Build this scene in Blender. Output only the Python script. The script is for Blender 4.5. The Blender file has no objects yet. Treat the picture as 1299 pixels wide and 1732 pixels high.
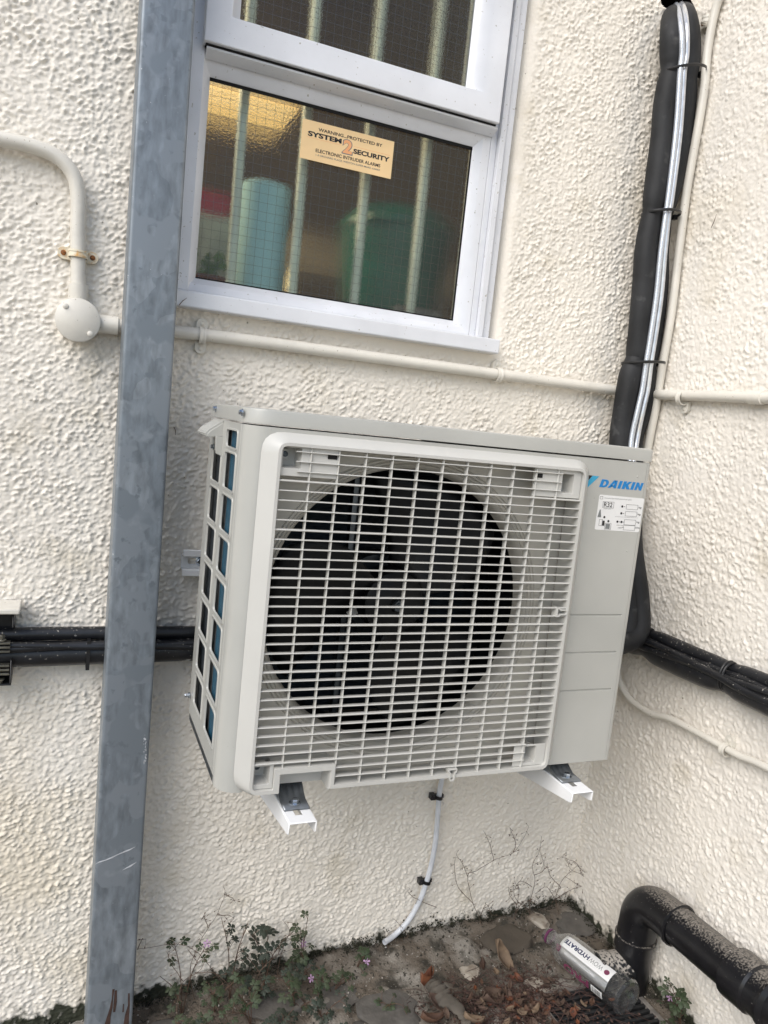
import bpy, math, random
import numpy as np
from mathutils import Vector, Matrix, noise as mnoise
PI = math.pi
SC = bpy.context.scene
COL = SC.collection
rnd = random.Random(7)

# ------------------------------------------------------------------ camera
FPX = 1303.21
YAW, PITCH, ROLL = 0.398277, -0.116301, 0.104637
CAM = np.array([-1.186287, -1.403951, 1.109325])
_f = np.array([math.sin(YAW)*math.cos(PITCH), math.cos(YAW)*math.cos(PITCH), math.sin(PITCH)])
_r = np.cross(_f, [0, 0, 1]); _r /= np.linalg.norm(_r); _u = np.cross(_r, _f)
_c, _s = math.cos(ROLL), math.sin(ROLL)
CR, CU = _c*_r+_s*_u, -_s*_r+_c*_u
cd = bpy.data.cameras.new('camera'); cam = bpy.data.objects.new('camera', cd); COL.objects.link(cam)
cd.sensor_fit = 'VERTICAL'; cd.sensor_height = 24; cd.sensor_width = 18
cd.lens = FPX/1732*24; cd.clip_start = .01; cd.clip_end = 500
cam.matrix_world = Matrix(((CR[0], CU[0], -_f[0], CAM[0]), (CR[1], CU[1], -_f[1], CAM[1]), (CR[2], CU[2], -_f[2], CAM[2]), (0, 0, 0, 1)))
SC.camera = cam

def at(px, py, ax, v):
    """where the sight line of a photo pixel meets the real plane coordinate[ax] = v (metres)"""
    d = _f+CR*(px-649.5)/FPX-CU*(py-866)/FPX
    t = (v-CAM[ax])/d[ax]
    p = CAM+d*t
    return (float(p[0]), float(p[1]), float(p[2]))

# ------------------------------------------------------------------ world, sun, exposure
SUN_DIR = Vector((-.62, -.42, .66)).normalized()
w = bpy.data.worlds.new('World'); SC.world = w; w.use_nodes = True
nt = w.node_tree; bg = nt.nodes['Background']
sky = nt.nodes.new('ShaderNodeTexSky'); sky.sky_type = 'NISHITA'; sky.sun_disc = False
sky.sun_elevation = math.asin(SUN_DIR.z); sky.sun_rotation = math.atan2(SUN_DIR.x, SUN_DIR.y)
sky.air_density = 1.0; sky.dust_density = 1.2
nt.links.new(sky.outputs[0], bg.inputs[0]); bg.inputs[1].default_value = .12
sl = bpy.data.lights.new('sun', 'SUN'); so = bpy.data.objects.new('sun', sl); COL.objects.link(so)
sl.energy = 2.0; sl.angle = math.radians(50); sl.color = (1, .955, .89)
so.rotation_euler = SUN_DIR.to_track_quat('Z', 'Y').to_euler(); so.location = (-3, -3, 4)
SC.view_settings.view_transform = 'Standard'; SC.view_settings.look = 'None'
SC.view_settings.gamma = 1; SC.view_settings.exposure = 0.56

# ------------------------------------------------------------------ materials
def mat(name, col, rough=.5, metal=0, var=0, vscale=20, bump=0, bscale=80, spec=.5, coat=0, detail=4, col2=None, vlo=.35, vhi=.65, stretch=None, bdist=.002):
    m = bpy.data.materials.new(name); m.use_nodes = True
    t = m.node_tree; n = t.nodes; L = t.links; p = n['Principled BSDF']
    p.inputs['Base Color'].default_value = (*col, 1); p.inputs['Roughness'].default_value = rough
    p.inputs['Metallic'].default_value = metal; p.inputs['Specular IOR Level'].default_value = spec
    if coat: p.inputs['Coat Weight'].default_value = coat; p.inputs['Coat Roughness'].default_value = .15
    g = n.new('ShaderNodeNewGeometry'); src = g.outputs['Position']
    if stretch:
        mp = n.new('ShaderNodeMapping'); mp.inputs['Scale'].default_value = stretch; L.new(src, mp.inputs[0]); src = mp.outputs[0]
    if var or col2:
        nz = n.new('ShaderNodeTexNoise'); nz.inputs['Scale'].default_value = vscale; nz.inputs['Detail'].default_value = detail
        L.new(src, nz.inputs[0])
        mr = n.new('ShaderNodeMapRange'); mr.inputs[1].default_value = vlo; mr.inputs[2].default_value = vhi
        L.new(nz.outputs[0], mr.inputs[0])
        mx = n.new('ShaderNodeMix'); mx.data_type = 'RGBA'
        mx.inputs[6].default_value = (*col, 1)
        c2 = col2 if col2 else tuple(max(0, c*(1-var)) for c in col)
        mx.inputs[7].default_value = (*c2, 1)
        L.new(mr.outputs[0], mx.inputs[0]); L.new(mx.outputs[2], p.inputs['Base Color'])
    if bump:
        nb = n.new('ShaderNodeTexNoise'); nb.inputs['Scale'].default_value = bscale; nb.inputs['Detail'].default_value = 3
        L.new(src, nb.inputs[0])
        b = n.new('ShaderNodeBump'); b.inputs['Strength'].default_value = bump; b.inputs['Distance'].default_value = bdist
        L.new(nb.outputs[0], b.inputs['Height']); L.new(b.outputs[0], p.inputs['Normal'])
    return m

def add_speckle(m, col, scale=300, thr=.72, soft=.03, detail=2, updir=None, lowscale=None):
    """dirt, dust or paint splashes on top of a material; updir restricts dust to upward faces (it settles there)"""
    t = m.node_tree; n = t.nodes; L = t.links; p = n['Principled BSDF']
    g = n.new('ShaderNodeNewGeometry')
    nz = n.new('ShaderNodeTexNoise'); nz.inputs['Scale'].default_value = scale; nz.inputs['Detail'].default_value = detail
    L.new(g.outputs['Position'], nz.inputs[0]); v = nz.outputs[0]
    if lowscale:
        n2 = n.new('ShaderNodeTexNoise'); n2.inputs['Scale'].default_value = lowscale; L.new(g.outputs['Position'], n2.inputs[0])
        a = n.new('ShaderNodeMath'); a.operation = 'ADD'; L.new(v, a.inputs[0]); L.new(n2.outputs[0], a.inputs[1])
        a2 = n.new('ShaderNodeMath'); a2.operation = 'MULTIPLY'; L.new(a.outputs[0], a2.inputs[0]); a2.inputs[1].default_value = .5; v = a2.outputs[0]
    if updir is not None:
        sp = n.new('ShaderNodeSeparateXYZ'); L.new(g.outputs['Normal'], sp.inputs[0])
        mu = n.new('ShaderNodeMath'); mu.operation = 'MULTIPLY_ADD'; L.new(sp.outputs[2], mu.inputs[0]); mu.inputs[1].default_value = updir; L.new(v, mu.inputs[2]); v = mu.outputs[0]
    mr = n.new('ShaderNodeMapRange'); mr.inputs[1].default_value = thr; mr.inputs[2].default_value = thr+soft; L.new(v, mr.inputs[0])
    mx = n.new('ShaderNodeMix'); mx.data_type = 'RGBA'; mx.inputs[7].default_value = (*col, 1)
    old = p.inputs['Base Color']
    if old.is_linked: L.new(old.links[0].from_socket, mx.inputs[6])
    else: mx.inputs[6].default_value = old.default_value
    L.new(mr.outputs[0], mx.inputs[0]); L.new(mx.outputs[2], p.inputs['Base Color'])
    if p.inputs['Metallic'].default_value > 0 and not p.inputs['Metallic'].is_linked:
        mm = n.new('ShaderNodeMath'); mm.operation = 'MULTIPLY_ADD'; L.new(mr.outputs[0], mm.inputs[0])
        mm.inputs[1].default_value = -p.inputs['Metallic'].default_value; mm.inputs[2].default_value = p.inputs['Metallic'].default_value
        L.new(mm.outputs[0], p.inputs['Metallic'])
    mrr = n.new('ShaderNodeMath'); mrr.operation = 'MULTIPLY_ADD'; L.new(mr.outputs[0], mrr.inputs[0])
    if not p.inputs['Roughness'].is_linked:
        r0 = p.inputs['Roughness'].default_value; mrr.inputs[1].default_value = .85-r0; mrr.inputs[2].default_value = r0
        L.new(mrr.outputs[0], p.inputs['Roughness'])
    return m

def emit(name, col, s):
    m = bpy.data.materials.new(name); m.use_nodes = True; p = m.node_tree.nodes['Principled BSDF']
    p.inputs['Base Color'].default_value = (*col, 1)
    p.inputs['Emission Color'].default_value = (*col, 1); p.inputs['Emission Strength'].default_value = s
    return m

def wall_mat(name, base, dirtz=.06):
    m = mat(name, base, .62, var=.10, vscale=3.0, bump=.5, bscale=210, spec=.35, bdist=.0018)
    add_speckle(m, tuple(c*.72 for c in (base[0], base[1]*.96, base[2]*.86)), scale=9, thr=.58, soft=.25, detail=8)
    add_speckle(m, (.30, .27, .22), scale=110, thr=.73, soft=.04, detail=2)
    add_speckle(m, tuple(c*.80 for c in (base[0], base[1]*.95, base[2]*.84)), scale=2.2, thr=.56, soft=.2, detail=6)
    # damp green-black growth where the wall meets the ground
    t = m.node_tree; n = t.nodes; L = t.links; p = n['Principled BSDF']
    g = n.new('ShaderNodeNewGeometry'); sp = n.new('ShaderNodeSeparateXYZ'); L.new(g.outputs['Position'], sp.inputs[0])
    nz = n.new('ShaderNodeTexNoise'); nz.inputs['Scale'].default_value = 45; nz.inputs['Detail'].default_value = 6; L.new(g.outputs['Position'], nz.inputs[0])
    # ground falls away to the left: height above ground
    a = n.new('ShaderNodeMath'); a.operation = 'MULTIPLY_ADD'; L.new(sp.outputs[0], a.inputs[0]); a.inputs[1].default_value = -.045; L.new(sp.outputs[2], a.inputs[2])
    b = n.new('ShaderNodeMath'); b.operation = 'MULTIPLY_ADD'; L.new(nz.outputs[0], b.inputs[0]); b.inputs[1].default_value = -.11; L.new(a.outputs[0], b.inputs[2])
    mr = n.new('ShaderNodeMapRange'); mr.inputs[1].default_value = -.026; mr.inputs[2].default_value = -.044; L.new(b.outputs[0], mr.inputs[0])
    mx = n.new('ShaderNodeMix'); mx.data_type = 'RGBA'; mx.inputs[7].default_value = (.035, .038, .025, 1)
    L.new(p.inputs['Base Color'].links[0].from_socket, mx.inputs[6]); L.new(mr.outputs[0], mx.inputs[0]); L.new(mx.outputs[2], p.inputs['Base Color'])
    return m

M = {}
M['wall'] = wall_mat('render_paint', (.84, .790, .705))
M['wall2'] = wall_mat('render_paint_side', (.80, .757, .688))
M['casing'] = mat('casing_ivory', (.44, .44, .41), .34, var=.09, vscale=7, bump=.10, bscale=700, coat=.3, bdist=.0004, detail=8)
add_speckle(M['casing'], (.34, .33, .30), scale=260, thr=.76, soft=.03)
M['grille'] = mat('grille_plastic', (.54, .535, .505), .36, var=.05, vscale=10, bump=.05, bscale=900, bdist=.0004)
M['shroud'] = mat('shroud_plastic', (.50, .48, .43), .40, var=.10, vscale=12)
M['fan'] = mat('fan_plastic', (.003, .004, .005), .5, var=.2, vscale=30, spec=.3)
M['coil'] = mat('coil_fins', (.04, .05, .06), .4, metal=.5, bump=.9, bscale=60, stretch=(1, 1, 14))
M['coilblue'] = mat('coil_blue', (.015, .10, .17), .42, metal=.2, var=.5, vscale=60, stretch=(8, 8, 1), bump=.5, bscale=500)
M['galv'] = mat('zinc_plate', (.42, .44, .46), .32, metal=.9, var=.3, vscale=40, bump=.2, bscale=60)
M['darkzinc'] = mat('dark_zinc', (.12, .14, .16), .3, metal=.85, var=.5, vscale=35, bump=.3, bscale=60)
M['bolt'] = mat('bolt_zinc', (.55, .60, .66), .22, metal=.95, var=.2, vscale=100)
M['whitecoat'] = mat('white_powder_coat', (.86, .87, .88), .35, var=.05, vscale=12, coat=.2)
M['railgrey'] = mat('rail_grey', (.74, .75, .76), .4, metal=.3, var=.1, vscale=15)
M['framewhite'] = mat('frame_gloss_white', (.72, .735, .77), .28, var=.12, vscale=9, bump=.35, bscale=45, coat=.3, bdist=.0012)
add_speckle(M['framewhite'], (.42, .41, .38), scale=160, thr=.70, soft=.03)
M['conduit'] = mat('conduit_cream', (.70, .67, .60), .36, var=.10, vscale=18, bump=.25, bscale=120, bdist=.001)
add_speckle(M['conduit'], (.35, .30, .24), scale=220, thr=.70, soft=.04)
M['rust'] = mat('rust', (.35, .13, .03), .8, var=.6, vscale=300, col2=(.06, .03, .02))
M['rustcream'] = mat('cream_with_rust', (.72, .66, .52), .5, col2=(.62, .36, .12), vscale=110, vlo=.5, vhi=.7, bump=.2)
M['blackfoam'] = mat('black_foam', (.022, .023, .025), .62, var=.5, vscale=16, bump=.35, bscale=55, spec=.35)
add_speckle(M['blackfoam'], (.10, .10, .10), scale=30, thr=.62, soft=.2, detail=6)
M['blackcable'] = mat('black_cable', (.014, .015, .018), .38, var=.4, vscale=40, bump=.3, bscale=50)
add_speckle(M['blackcable'], (.30, .28, .25), scale=230, thr=.69, soft=.05, updir=.05)
add_speckle(M['blackcable'], (.50, .49, .47), scale=38, thr=.705, soft=.02, detail=5)
M['blackpipe'] = mat('black_pipe', (.010, .010, .012), .30, var=.4, vscale=30, bump=.25, bscale=30)
add_speckle(M['blackpipe'], (.20, .18, .155), scale=300, thr=1.10, soft=.20, updir=.75, detail=5)
add_speckle(M['blackpipe'], (.40, .38, .36), scale=210, thr=.73, soft=.02, detail=3)
M['blackplastic'] = mat('black_plastic', (.012, .012, .013), .35)
M['hose'] = mat('braided_hose', (.66, .70, .76), .28, metal=.6, bump=.5, bscale=420, bdist=.0008, var=.25, vscale=400)
M['hose2'] = mat('clear_hose', (.66, .68, .72), .14, metal=.5, var=.2, vscale=60)
M['tube'] = mat('milky_tube', (.80, .83, .88), .2, var=.15, vscale=40)
M['tube'].node_tree.nodes['Principled BSDF'].inputs['Transmission Weight'].default_value = .15
M['barpaint'] = mat('bar_pale_green', (.84, .87, .82), .45, var=.15, vscale=20)
M['dark'] = mat('dark_void', (.004, .004, .004), .9)
M['blue'] = mat('logo_blue', (.0, .19, .50), .4)
M['ltblue'] = mat('logo_light_blue', (.03, .32, .52), .4)
M['ink'] = mat('black_ink', (.012, .012, .014), .5)
M['inkgrey'] = mat('grey_ink', (.18, .19, .19), .6)
M['label'] = mat('label_white', (.74, .74, .73), .4)
M['sticker'] = mat('sticker_buff', (.86, .62, .33), .45, var=.08, vscale=20)
M['stickerorange'] = mat('sticker_orange', (.80, .38, .17), .5)
M['navy'] = mat('navy_ink', (.01, .02, .08), .5)
M['pink'] = mat('pink_ink', (.17, .035, .08), .5)
M['silver'] = mat('silver_film', (.82, .84, .86), .30, metal=.95, bump=.15, bscale=40)

# galvanised post: grey-blue zinc with overlapping spangle patches, rust and scuffs
def post_mat():
    m = bpy.data.materials.new('galvanised_post'); m.use_nodes = True
    t = m.node_tree; n = t.nodes; L = t.links; p = n['Principled BSDF']
    g = n.new('ShaderNodeNewGeometry')
    nw = n.new('ShaderNodeTexNoise'); nw.inputs['Scale'].default_value = 9; nw.inputs['Detail'].default_value = 3; L.new(g.outputs['Position'], nw.inputs[0])
    mxv = n.new('ShaderNodeMix'); mxv.data_type = 'VECTOR'; mxv.inputs[0].default_value = .16
    L.new(g.outputs['Position'], mxv.inputs[4]); L.new(nw.outputs[1], mxv.inputs[5])
    vo = n.new('ShaderNodeTexVoronoi'); vo.inputs['Scale'].default_value = 17; L.new(mxv.outputs[1], vo.inputs[0])
    r = n.new('ShaderNodeValToRGB'); r.color_ramp.elements[0].position = .3; r.color_ramp.elements[1].position = .99
    r.color_ramp.elements[0].color = (.178, .205, .232, 1); r.color_ramp.elements[1].color = (.228, .256, .284, 1)
    sp = n.new('ShaderNodeSeparateColor'); L.new(vo.outputs['Color'], sp.inputs[0]); L.new(sp.outputs[0], r.inputs[0])
    nf = n.new('ShaderNodeTexNoise'); nf.inputs['Scale'].default_value = 48; nf.inputs['Detail'].default_value = 8
    mp = n.new('ShaderNodeMapping'); mp.inputs['Scale'].default_value = (1.6, 1.6, .5); L.new(g.outputs['Position'], mp.inputs[0]); L.new(mp.outputs[0], nf.inputs[0])
    mx = n.new('ShaderNodeMix'); mx.data_type = 'RGBA'; mx.blend_type = 'OVERLAY'; mx.inputs[0].default_value = .75
    L.new(r.outputs[0], mx.inputs[6]); L.new(nf.outputs[0], mx.inputs[7])
    L.new(mx.outputs[2], p.inputs['Base Color'])
    p.inputs['Metallic'].default_value = .35; p.inputs['Roughness'].default_value = .42
    b = n.new('ShaderNodeBump'); b.inputs['Strength'].default_value = .12; b.inputs['Distance'].default_value = .001
    L.new(nf.outputs[0], b.inputs['Height']); L.new(b.outputs[0], p.inputs['Normal'])
    add_speckle(m, (.50, .52, .54), scale=240, thr=.735, soft=.02)
    add_speckle(m, (.214, .242, .271), scale=12, thr=.56, soft=.02, detail=3)
    add_speckle(m, (.245, .275, .305), scale=34, thr=.60, soft=.10, detail=9)
    add_speckle(m, (.180, .208, .235), scale=9, thr=.60, soft=.02, detail=3)
    add_speckle(m, (.155, .18, .205), scale=60, thr=.64, soft=.06, detail=6)
    # paler bloom higher up the post
    return m
M['post'] = post_mat()
M['postrust'] = mat('rust_run', (.060, .032, .024), .8, var=.5, vscale=120)
M['paintsmear'] = mat('paint_smear', (.55, .57, .60), .7, var=.3, vscale=120)

def glass_mat():
    m = bpy.data.materials.new('rough_cast_glass'); m.use_nodes = True
    t = m.node_tree; n = t.nodes; L = t.links; n.remove(n['Principled BSDF']); out = n['Material Output']
    g = n.new('ShaderNodeNewGeometry')
    nz = n.new('ShaderNodeTexNoise'); nz.inputs['Scale'].default_value = 230; nz.inputs['Detail'].default_value = 2; nz.inputs['Distortion'].default_value = .3
    L.new(g.outputs['Position'], nz.inputs[0])
    b = n.new('ShaderNodeBump'); b.inputs['Strength'].default_value = .9; b.inputs['Distance'].default_value = .0016; L.new(nz.outputs[0], b.inputs['Height'])
    gl = n.new('ShaderNodeBsdfRefraction'); gl.inputs['IOR'].default_value = 1.16; gl.inputs['Roughness'].default_value = .0; gl.inputs['Color'].default_value = (.90, .94, .91, 1)
    L.new(b.outputs[0], gl.inputs['Normal'])
    tr = n.new('ShaderNodeBsdfTransparent'); tr.inputs[0].default_value = (.90, .94, .91, 1)
    mx = n.new('ShaderNodeMixShader'); mx.inputs[0].default_value = .5
    L.new(tr.outputs[0], mx.inputs[1]); L.new(gl.outputs[0], mx.inputs[2])
    fr = n.new('ShaderNodeFresnel'); fr.inputs[0].default_value = 1.45; L.new(b.outputs[0], fr.inputs['Normal'])
    go = n.new('ShaderNodeBsdfGlossy'); go.inputs['Roughness'].default_value = .06; L.new(b.outputs[0], go.inputs['Normal'])
    m2 = n.new('ShaderNodeMixShader'); L.new(fr.outputs[0], m2.inputs[0]); L.new(mx.outputs[0], m2.inputs[1]); L.new(go.outputs[0], m2.inputs[2])
    L.new(m2.outputs[0], out.inputs[0])
    return m
M['glass'] = glass_mat()
def clear_mat():
    m = bpy.data.materials.new('clear_plastic'); m.use_nodes = True
    t = m.node_tree; n = t.nodes; L = t.links; n.remove(n['Principled BSDF']); out = n['Material Output']
    gl = n.new('ShaderNodeBsdfGlossy'); gl.inputs['Roughness'].default_value = .22; gl.inputs[0].default_value = (.9, .9, .9, 1)
    tr = n.new('ShaderNodeBsdfTransparent'); tr.inputs[0].default_value = (.92, .93, .93, 1)
    fr = n.new('ShaderNodeLayerWeight'); fr.inputs[0].default_value = .3
    g = n.new('ShaderNodeNewGeometry'); nz = n.new('ShaderNodeTexNoise'); nz.inputs['Scale'].default_value = 90; L.new(g.outputs['Position'], nz.inputs[0])
    b = n.new('ShaderNodeBump'); b.inputs['Strength'].default_value = .6; b.inputs['Distance'].default_value = .002; L.new(nz.outputs[0], b.inputs['Height'])
    L.new(b.outputs[0], gl.inputs['Normal']); L.new(b.outputs[0], fr.inputs['Normal'])
    mx = n.new('ShaderNodeMixShader'); L.new(fr.outputs[1], mx.inputs[0]); df = n.new('ShaderNodeBsdfDiffuse'); df.inputs[0].default_value = (.75, .77, .78, 1)
    m0 = n.new('ShaderNodeMixShader'); m0.inputs[0].default_value = .03; L.new(tr.outputs[0], m0.inputs[1]); L.new(df.outputs[0], m0.inputs[2])
    L.new(m0.outputs[0], mx.inputs[1]); L.new(gl.outputs[0], mx.inputs[2]); L.new(mx.outputs[0], out.inputs[0])
    return m
M['clear'] = clear_mat()

# ------------------------------------------------------------------ building helpers
WL = {}
def tag(o, label=None, cat=None, group=None, kind=None):
    if label: o['label'] = label
    if cat: o['category'] = cat
    if group: o['group'] = group
    if kind: o['kind'] = kind
    return o
def thing(name, label, cat, loc, group=None):
    o = bpy.data.objects.new(name, None); COL.objects.link(o); o.location = loc; o.empty_display_size = .05
    WL[o.name] = Vector(loc); tag(o, label, cat, group); return o
def obj(name, v, f, m, parent=None, smooth=True, ang=35, bevel=0, seg=2, solid=0, origin=None):
    v = np.asarray(v, dtype=float).reshape(-1, 3)
    if origin is None:
        lo, hi = v.min(0), v.max(0); origin = Vector(((lo[0]+hi[0])/2, (lo[1]+hi[1])/2, lo[2]))
    origin = Vector(origin)
    me = bpy.data.meshes.new(name); me.from_pydata((v-np.array(origin)).tolist(), [], f); me.update()
    ms = m if isinstance(m, (list, tuple)) else [m]
    for k in ms: me.materials.append(k)
    o = bpy.data.objects.new(name, me); COL.objects.link(o)
    WL[o.name] = origin
    if parent: o.parent = parent; o.location = origin-WL[parent.name]
    else: o.location = origin
    if smooth:
        me.polygons.foreach_set('use_smooth', [True]*len(me.polygons)); me.set_sharp_from_angle(angle=math.radians(ang))
    if solid:
        s = o.modifiers.new('solidify', 'SOLIDIFY'); s.thickness = solid; s.offset = 0
    if bevel:
        b = o.modifiers.new('bevel', 'BEVEL'); b.width = bevel; b.segments = seg; b.limit_method = 'ANGLE'; b.angle_limit = math.radians(40)
    return o

class MB:
    def __init__(s): s.v = []; s.f = []; s.mi = []; s.m = 0
    def add(s, vs, fs):
        k = len(s.v); s.v += [tuple(map(float, p)) for p in vs]
        s.f += [tuple(i+k for i in q) for q in fs]; s.mi += [s.m]*len(fs); return s
    def box(s, x0, x1, y0, y1, z0, z1):
        P = [(x0, y0, z0), (x1, y0, z0), (x1, y1, z0), (x0, y1, z0), (x0, y0, z1), (x1, y0, z1), (x1, y1, z1), (x0, y1, z1)]
        return s.add(P, [(0, 3, 2, 1), (4, 5, 6, 7), (0, 1, 5, 4), (1, 2, 6, 5), (2, 3, 7, 6), (3, 0, 4, 7)])
    def prism(s, poly, fn, d0, d1):
        """poly: list of (a,b); fn(a,b,d)->xyz; extruded from d0 to d1"""
        n = len(poly)
        P = [fn(a, b, d0) for a, b in poly]+[fn(a, b, d1) for a, b in poly]
        F = [tuple(range(n-1, -1, -1)), tuple(range(n, 2*n))]+[(i, (i+1) % n, n+(i+1) % n, n+i) for i in range(n)]
        return s.add(P, F)
    def rings(s, rings, closed=True, cap0=False, cap1=False):
        n = len(rings[0]); P = [p for r in rings for p in r]; F = []
        for k in range(len(rings)-1):
            for i in range(n if closed else n-1):
                j = (i+1) % n; F.append((k*n+i, k*n+j, (k+1)*n+j, (k+1)*n+i))
        if cap0: F.append(tuple(range(n-1, -1, -1)))
        if cap1: F.append(tuple((len(rings)-1)*n+i for i in range(n)))
        return s.add(P, F)
    def tube(s, path, r, n=14, cap=True, flat=None):
        P = [Vector(p) for p in path]; R = r if isinstance(r, (list, tuple)) else [r]*len(P)
        T = []
        for i in range(len(P)):
            a = P[max(0, i-1)]; b = P[min(len(P)-1, i+1)]; T.append((b-a).normalized())
        up = Vector((0, 0, 1)) if abs(T[0].z) < .9 else Vector((1, 0, 0))
        nn = (up-T[0]*up.dot(T[0])).normalized(); rg = []
        for i in range(len(P)):
            nn = (nn-T[i]*nn.dot(T[i])).normalized(); bb = T[i].cross(nn)
            fl = flat or (1, 1)
            rg.append([P[i]+(nn*math.cos(2*PI*k/n)*fl[0]+bb*math.sin(2*PI*k/n)*fl[1])*R[i] for k in range(n)])
        return s.rings(rg, True, cap, cap)
    def lathe(s, prof, o, ax, n=40, cap0=False, cap1=False):
        """prof: (radius, distance along axis)"""
        ax = Vector(ax).normalized(); o = Vector(o)
        u = ax.orthogonal().normalized(); v = ax.cross(u)
        rg = [[o+ax*d+(u*math.cos(2*PI*k/n)+v*math.sin(2*PI*k/n))*max(r, 1e-5) for k in range(n)] for r, d in prof]
        return s.rings(rg, True, cap0, cap1)
    def plate(s, us, vs, hole, fn, t):
        """sheet of cells with holes, thickness t; fn(u,v,d)->xyz, d=0 front"""
        nu, nv = len(us), len(vs); K = {}; P = []; F = []
        def vid(i, j, d):
            if (i, j, d) not in K: K[(i, j, d)] = len(P); P.append(fn(us[i], vs[j], t if d else 0))
            return K[(i, j, d)]
        H = lambda i, j: i < 0 or j < 0 or i >= nu-1 or j >= nv-1 or hole(i, j)
        for i in range(nu-1):
            for j in range(nv-1):
                if hole(i, j): continue
                F.append((vid(i, j, 0), vid(i+1, j, 0), vid(i+1, j+1, 0), vid(i, j+1, 0)))
                F.append((vid(i, j, 1), vid(i, j+1, 1), vid(i+1, j+1, 1), vid(i+1, j, 1)))
                if H(i-1, j): F.append((vid(i, j, 0), vid(i, j+1, 0), vid(i, j+1, 1), vid(i, j, 1)))
                if H(i+1, j): F.append((vid(i+1, j, 0), vid(i+1, j, 1), vid(i+1, j+1, 1), vid(i+1, j+1, 0)))
                if H(i, j-1): F.append((vid(i, j, 0), vid(i, j, 1), vid(i+1, j, 1), vid(i+1, j, 0)))
                if H(i, j+1): F.append((vid(i, j+1, 0), vid(i+1, j+1, 0), vid(i+1, j+1, 1), vid(i, j+1, 1)))
        return s.add(P, F)
    def build(s, name, m, parent=None, **k):
        o = obj(name, s.v, s.f, m, parent, **k)
        if isinstance(m, (list, tuple)): o.data.polygons.foreach_set('material_index', s.mi)
        return o

XZ = lambda a, b, d: (a, d, b)      # (x, z) polygon, extruded in y
YZ = lambda a, b, d: (d, a, b)
XY = lambda a, b, d: (a, b, d)

def smoothpath(P, k=6):
    P = [Vector(p) for p in P]; out = []
    Q = [P[0]*2-P[1]]+P+[P[-1]*2-P[-2]]
    for i in range(1, len(Q)-2):
        a, b, c, d = Q[i-1], Q[i], Q[i+1], Q[i+2]
        for j in range(k):
            t = j/k
            out.append(.5*((2*b)+(c-a)*t+(2*a-5*b+4*c-d)*t*t+(3*b-a-3*c+d)*t**3))
    out.append(P[-1]); return out

def rloop(corners, seg=5):
    """corners: (x,z,r) polygon -> list of (x,z) with rounded corners, seg+1 points each"""
    out = []; n = len(corners)
    for i in range(n):
        p = Vector(corners[i][:2]); r = corners[i][2]
        a = (Vector(corners[i-1][:2])-p).normalized(); b = (Vector(corners[(i+1) % n][:2])-p).normalized()
        for k in range(seg+1):
            t = k/seg
            q0 = p+a*r; q1 = p+b*r
            out.append(tuple((q0*(1-t)**2+p*2*t*(1-t)+q1*t*t)))
    return out

def glyphs(body, bold=0, shear=0, ext=0):
    c = bpy.data.curves.new('glyphs', 'FONT'); c.body = body; c.size = 1; c.offset = bold; c.shear = shear; c.extrude = 0
    c.resolution_u = 4
    o = bpy.data.objects.new('glyphs', c); COL.objects.link(o)
    bpy.context.view_layer.update()
    me = bpy.data.meshes.new_from_object(o.evaluated_get(bpy.context.evaluated_depsgraph_get()))
    v = [tuple(p.co) for p in me.vertices]; f = [tuple(p.vertices) for p in me.polygons]
    bpy.data.objects.remove(o); bpy.data.meshes.remove(me); bpy.data.curves.remove(c)
    return v, f
def lettering(name, body, box, fn, m, parent, bold=.02, shear=0):
    """letters stretched to box=(u0,u1,v0,v1); fn(u,v)->xyz"""
    v, f = glyphs(body, bold, shear)
    a = np.array(v)[:, :2]; lo, hi = a.min(0), a.max(0)
    P = [fn(box[0]+(x-lo[0])/(hi[0]-lo[0])*(box[1]-box[0]), box[2]+(y-lo[1])/(hi[1]-lo[1])*(box[3]-box[2])) for x, y in a]
    return obj(name, P, f, m, parent, smooth=False)

# ------------------------------------------------------------------ roughcast walls
def bandnoise(N, dx, lam, width, seed, aniso=(1, 1), ang=0):
    rs = np.random.RandomState(seed); n = rs.randn(N, N)
    F = np.fft.fft2(n); k = np.fft.fftfreq(N, dx)
    KX, KY = np.meshgrid(k, k, indexing='ij')
    a, b = math.cos(ang), math.sin(ang)
    U, V = (KX*a+KY*b)*aniso[0], (-KX*b+KY*a)*aniso[1]
    K = np.sqrt(U**2+V**2); k0 = 1/lam
    H = np.exp(-((K-k0)/(k0*width))**2)
    g = np.real(np.fft.ifft2(F*H)); return g/g.std()
NT, DX = 1200, .0021
def relief(seed, ang, aniso):
    g1 = bandnoise(NT, DX, .0112, .62, seed, aniso, ang)
    g2 = bandnoise(NT, DX, .0070, .45, seed+1, (1, 1), 0)
    g3 = bandnoise(NT, DX, .024, .7, seed+2)
    low = bandnoise(NT, DX, .35, .9, seed+3)
    # lumps of thrown render: flat-ish ground with rounded blobs of different size standing on it
    bl = np.maximum(0, g1+.05)**.8; l2 = bandnoise(NT, DX, .11, .8, seed+5)
    h = .0017*bl-.0008+.00085*np.tanh(1.3*g2)*(.55+.5*np.minimum(bl, 1.2))+.0011*np.tanh(g3)
    return h*(1+.15*np.tanh(low)+.32*np.tanh(l2))
R1 = relief(11, .5, (1.25, .85)); R2 = relief(31, .9, (1.35, .8))

def axis_pts(parts):
    out = []
    for a, b, s in parts:
        n = max(1, int(round((b-a)/s))); out += list(np.linspace(a, b, n+1)[(1 if out else 0):])
    return np.array(out)

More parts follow.
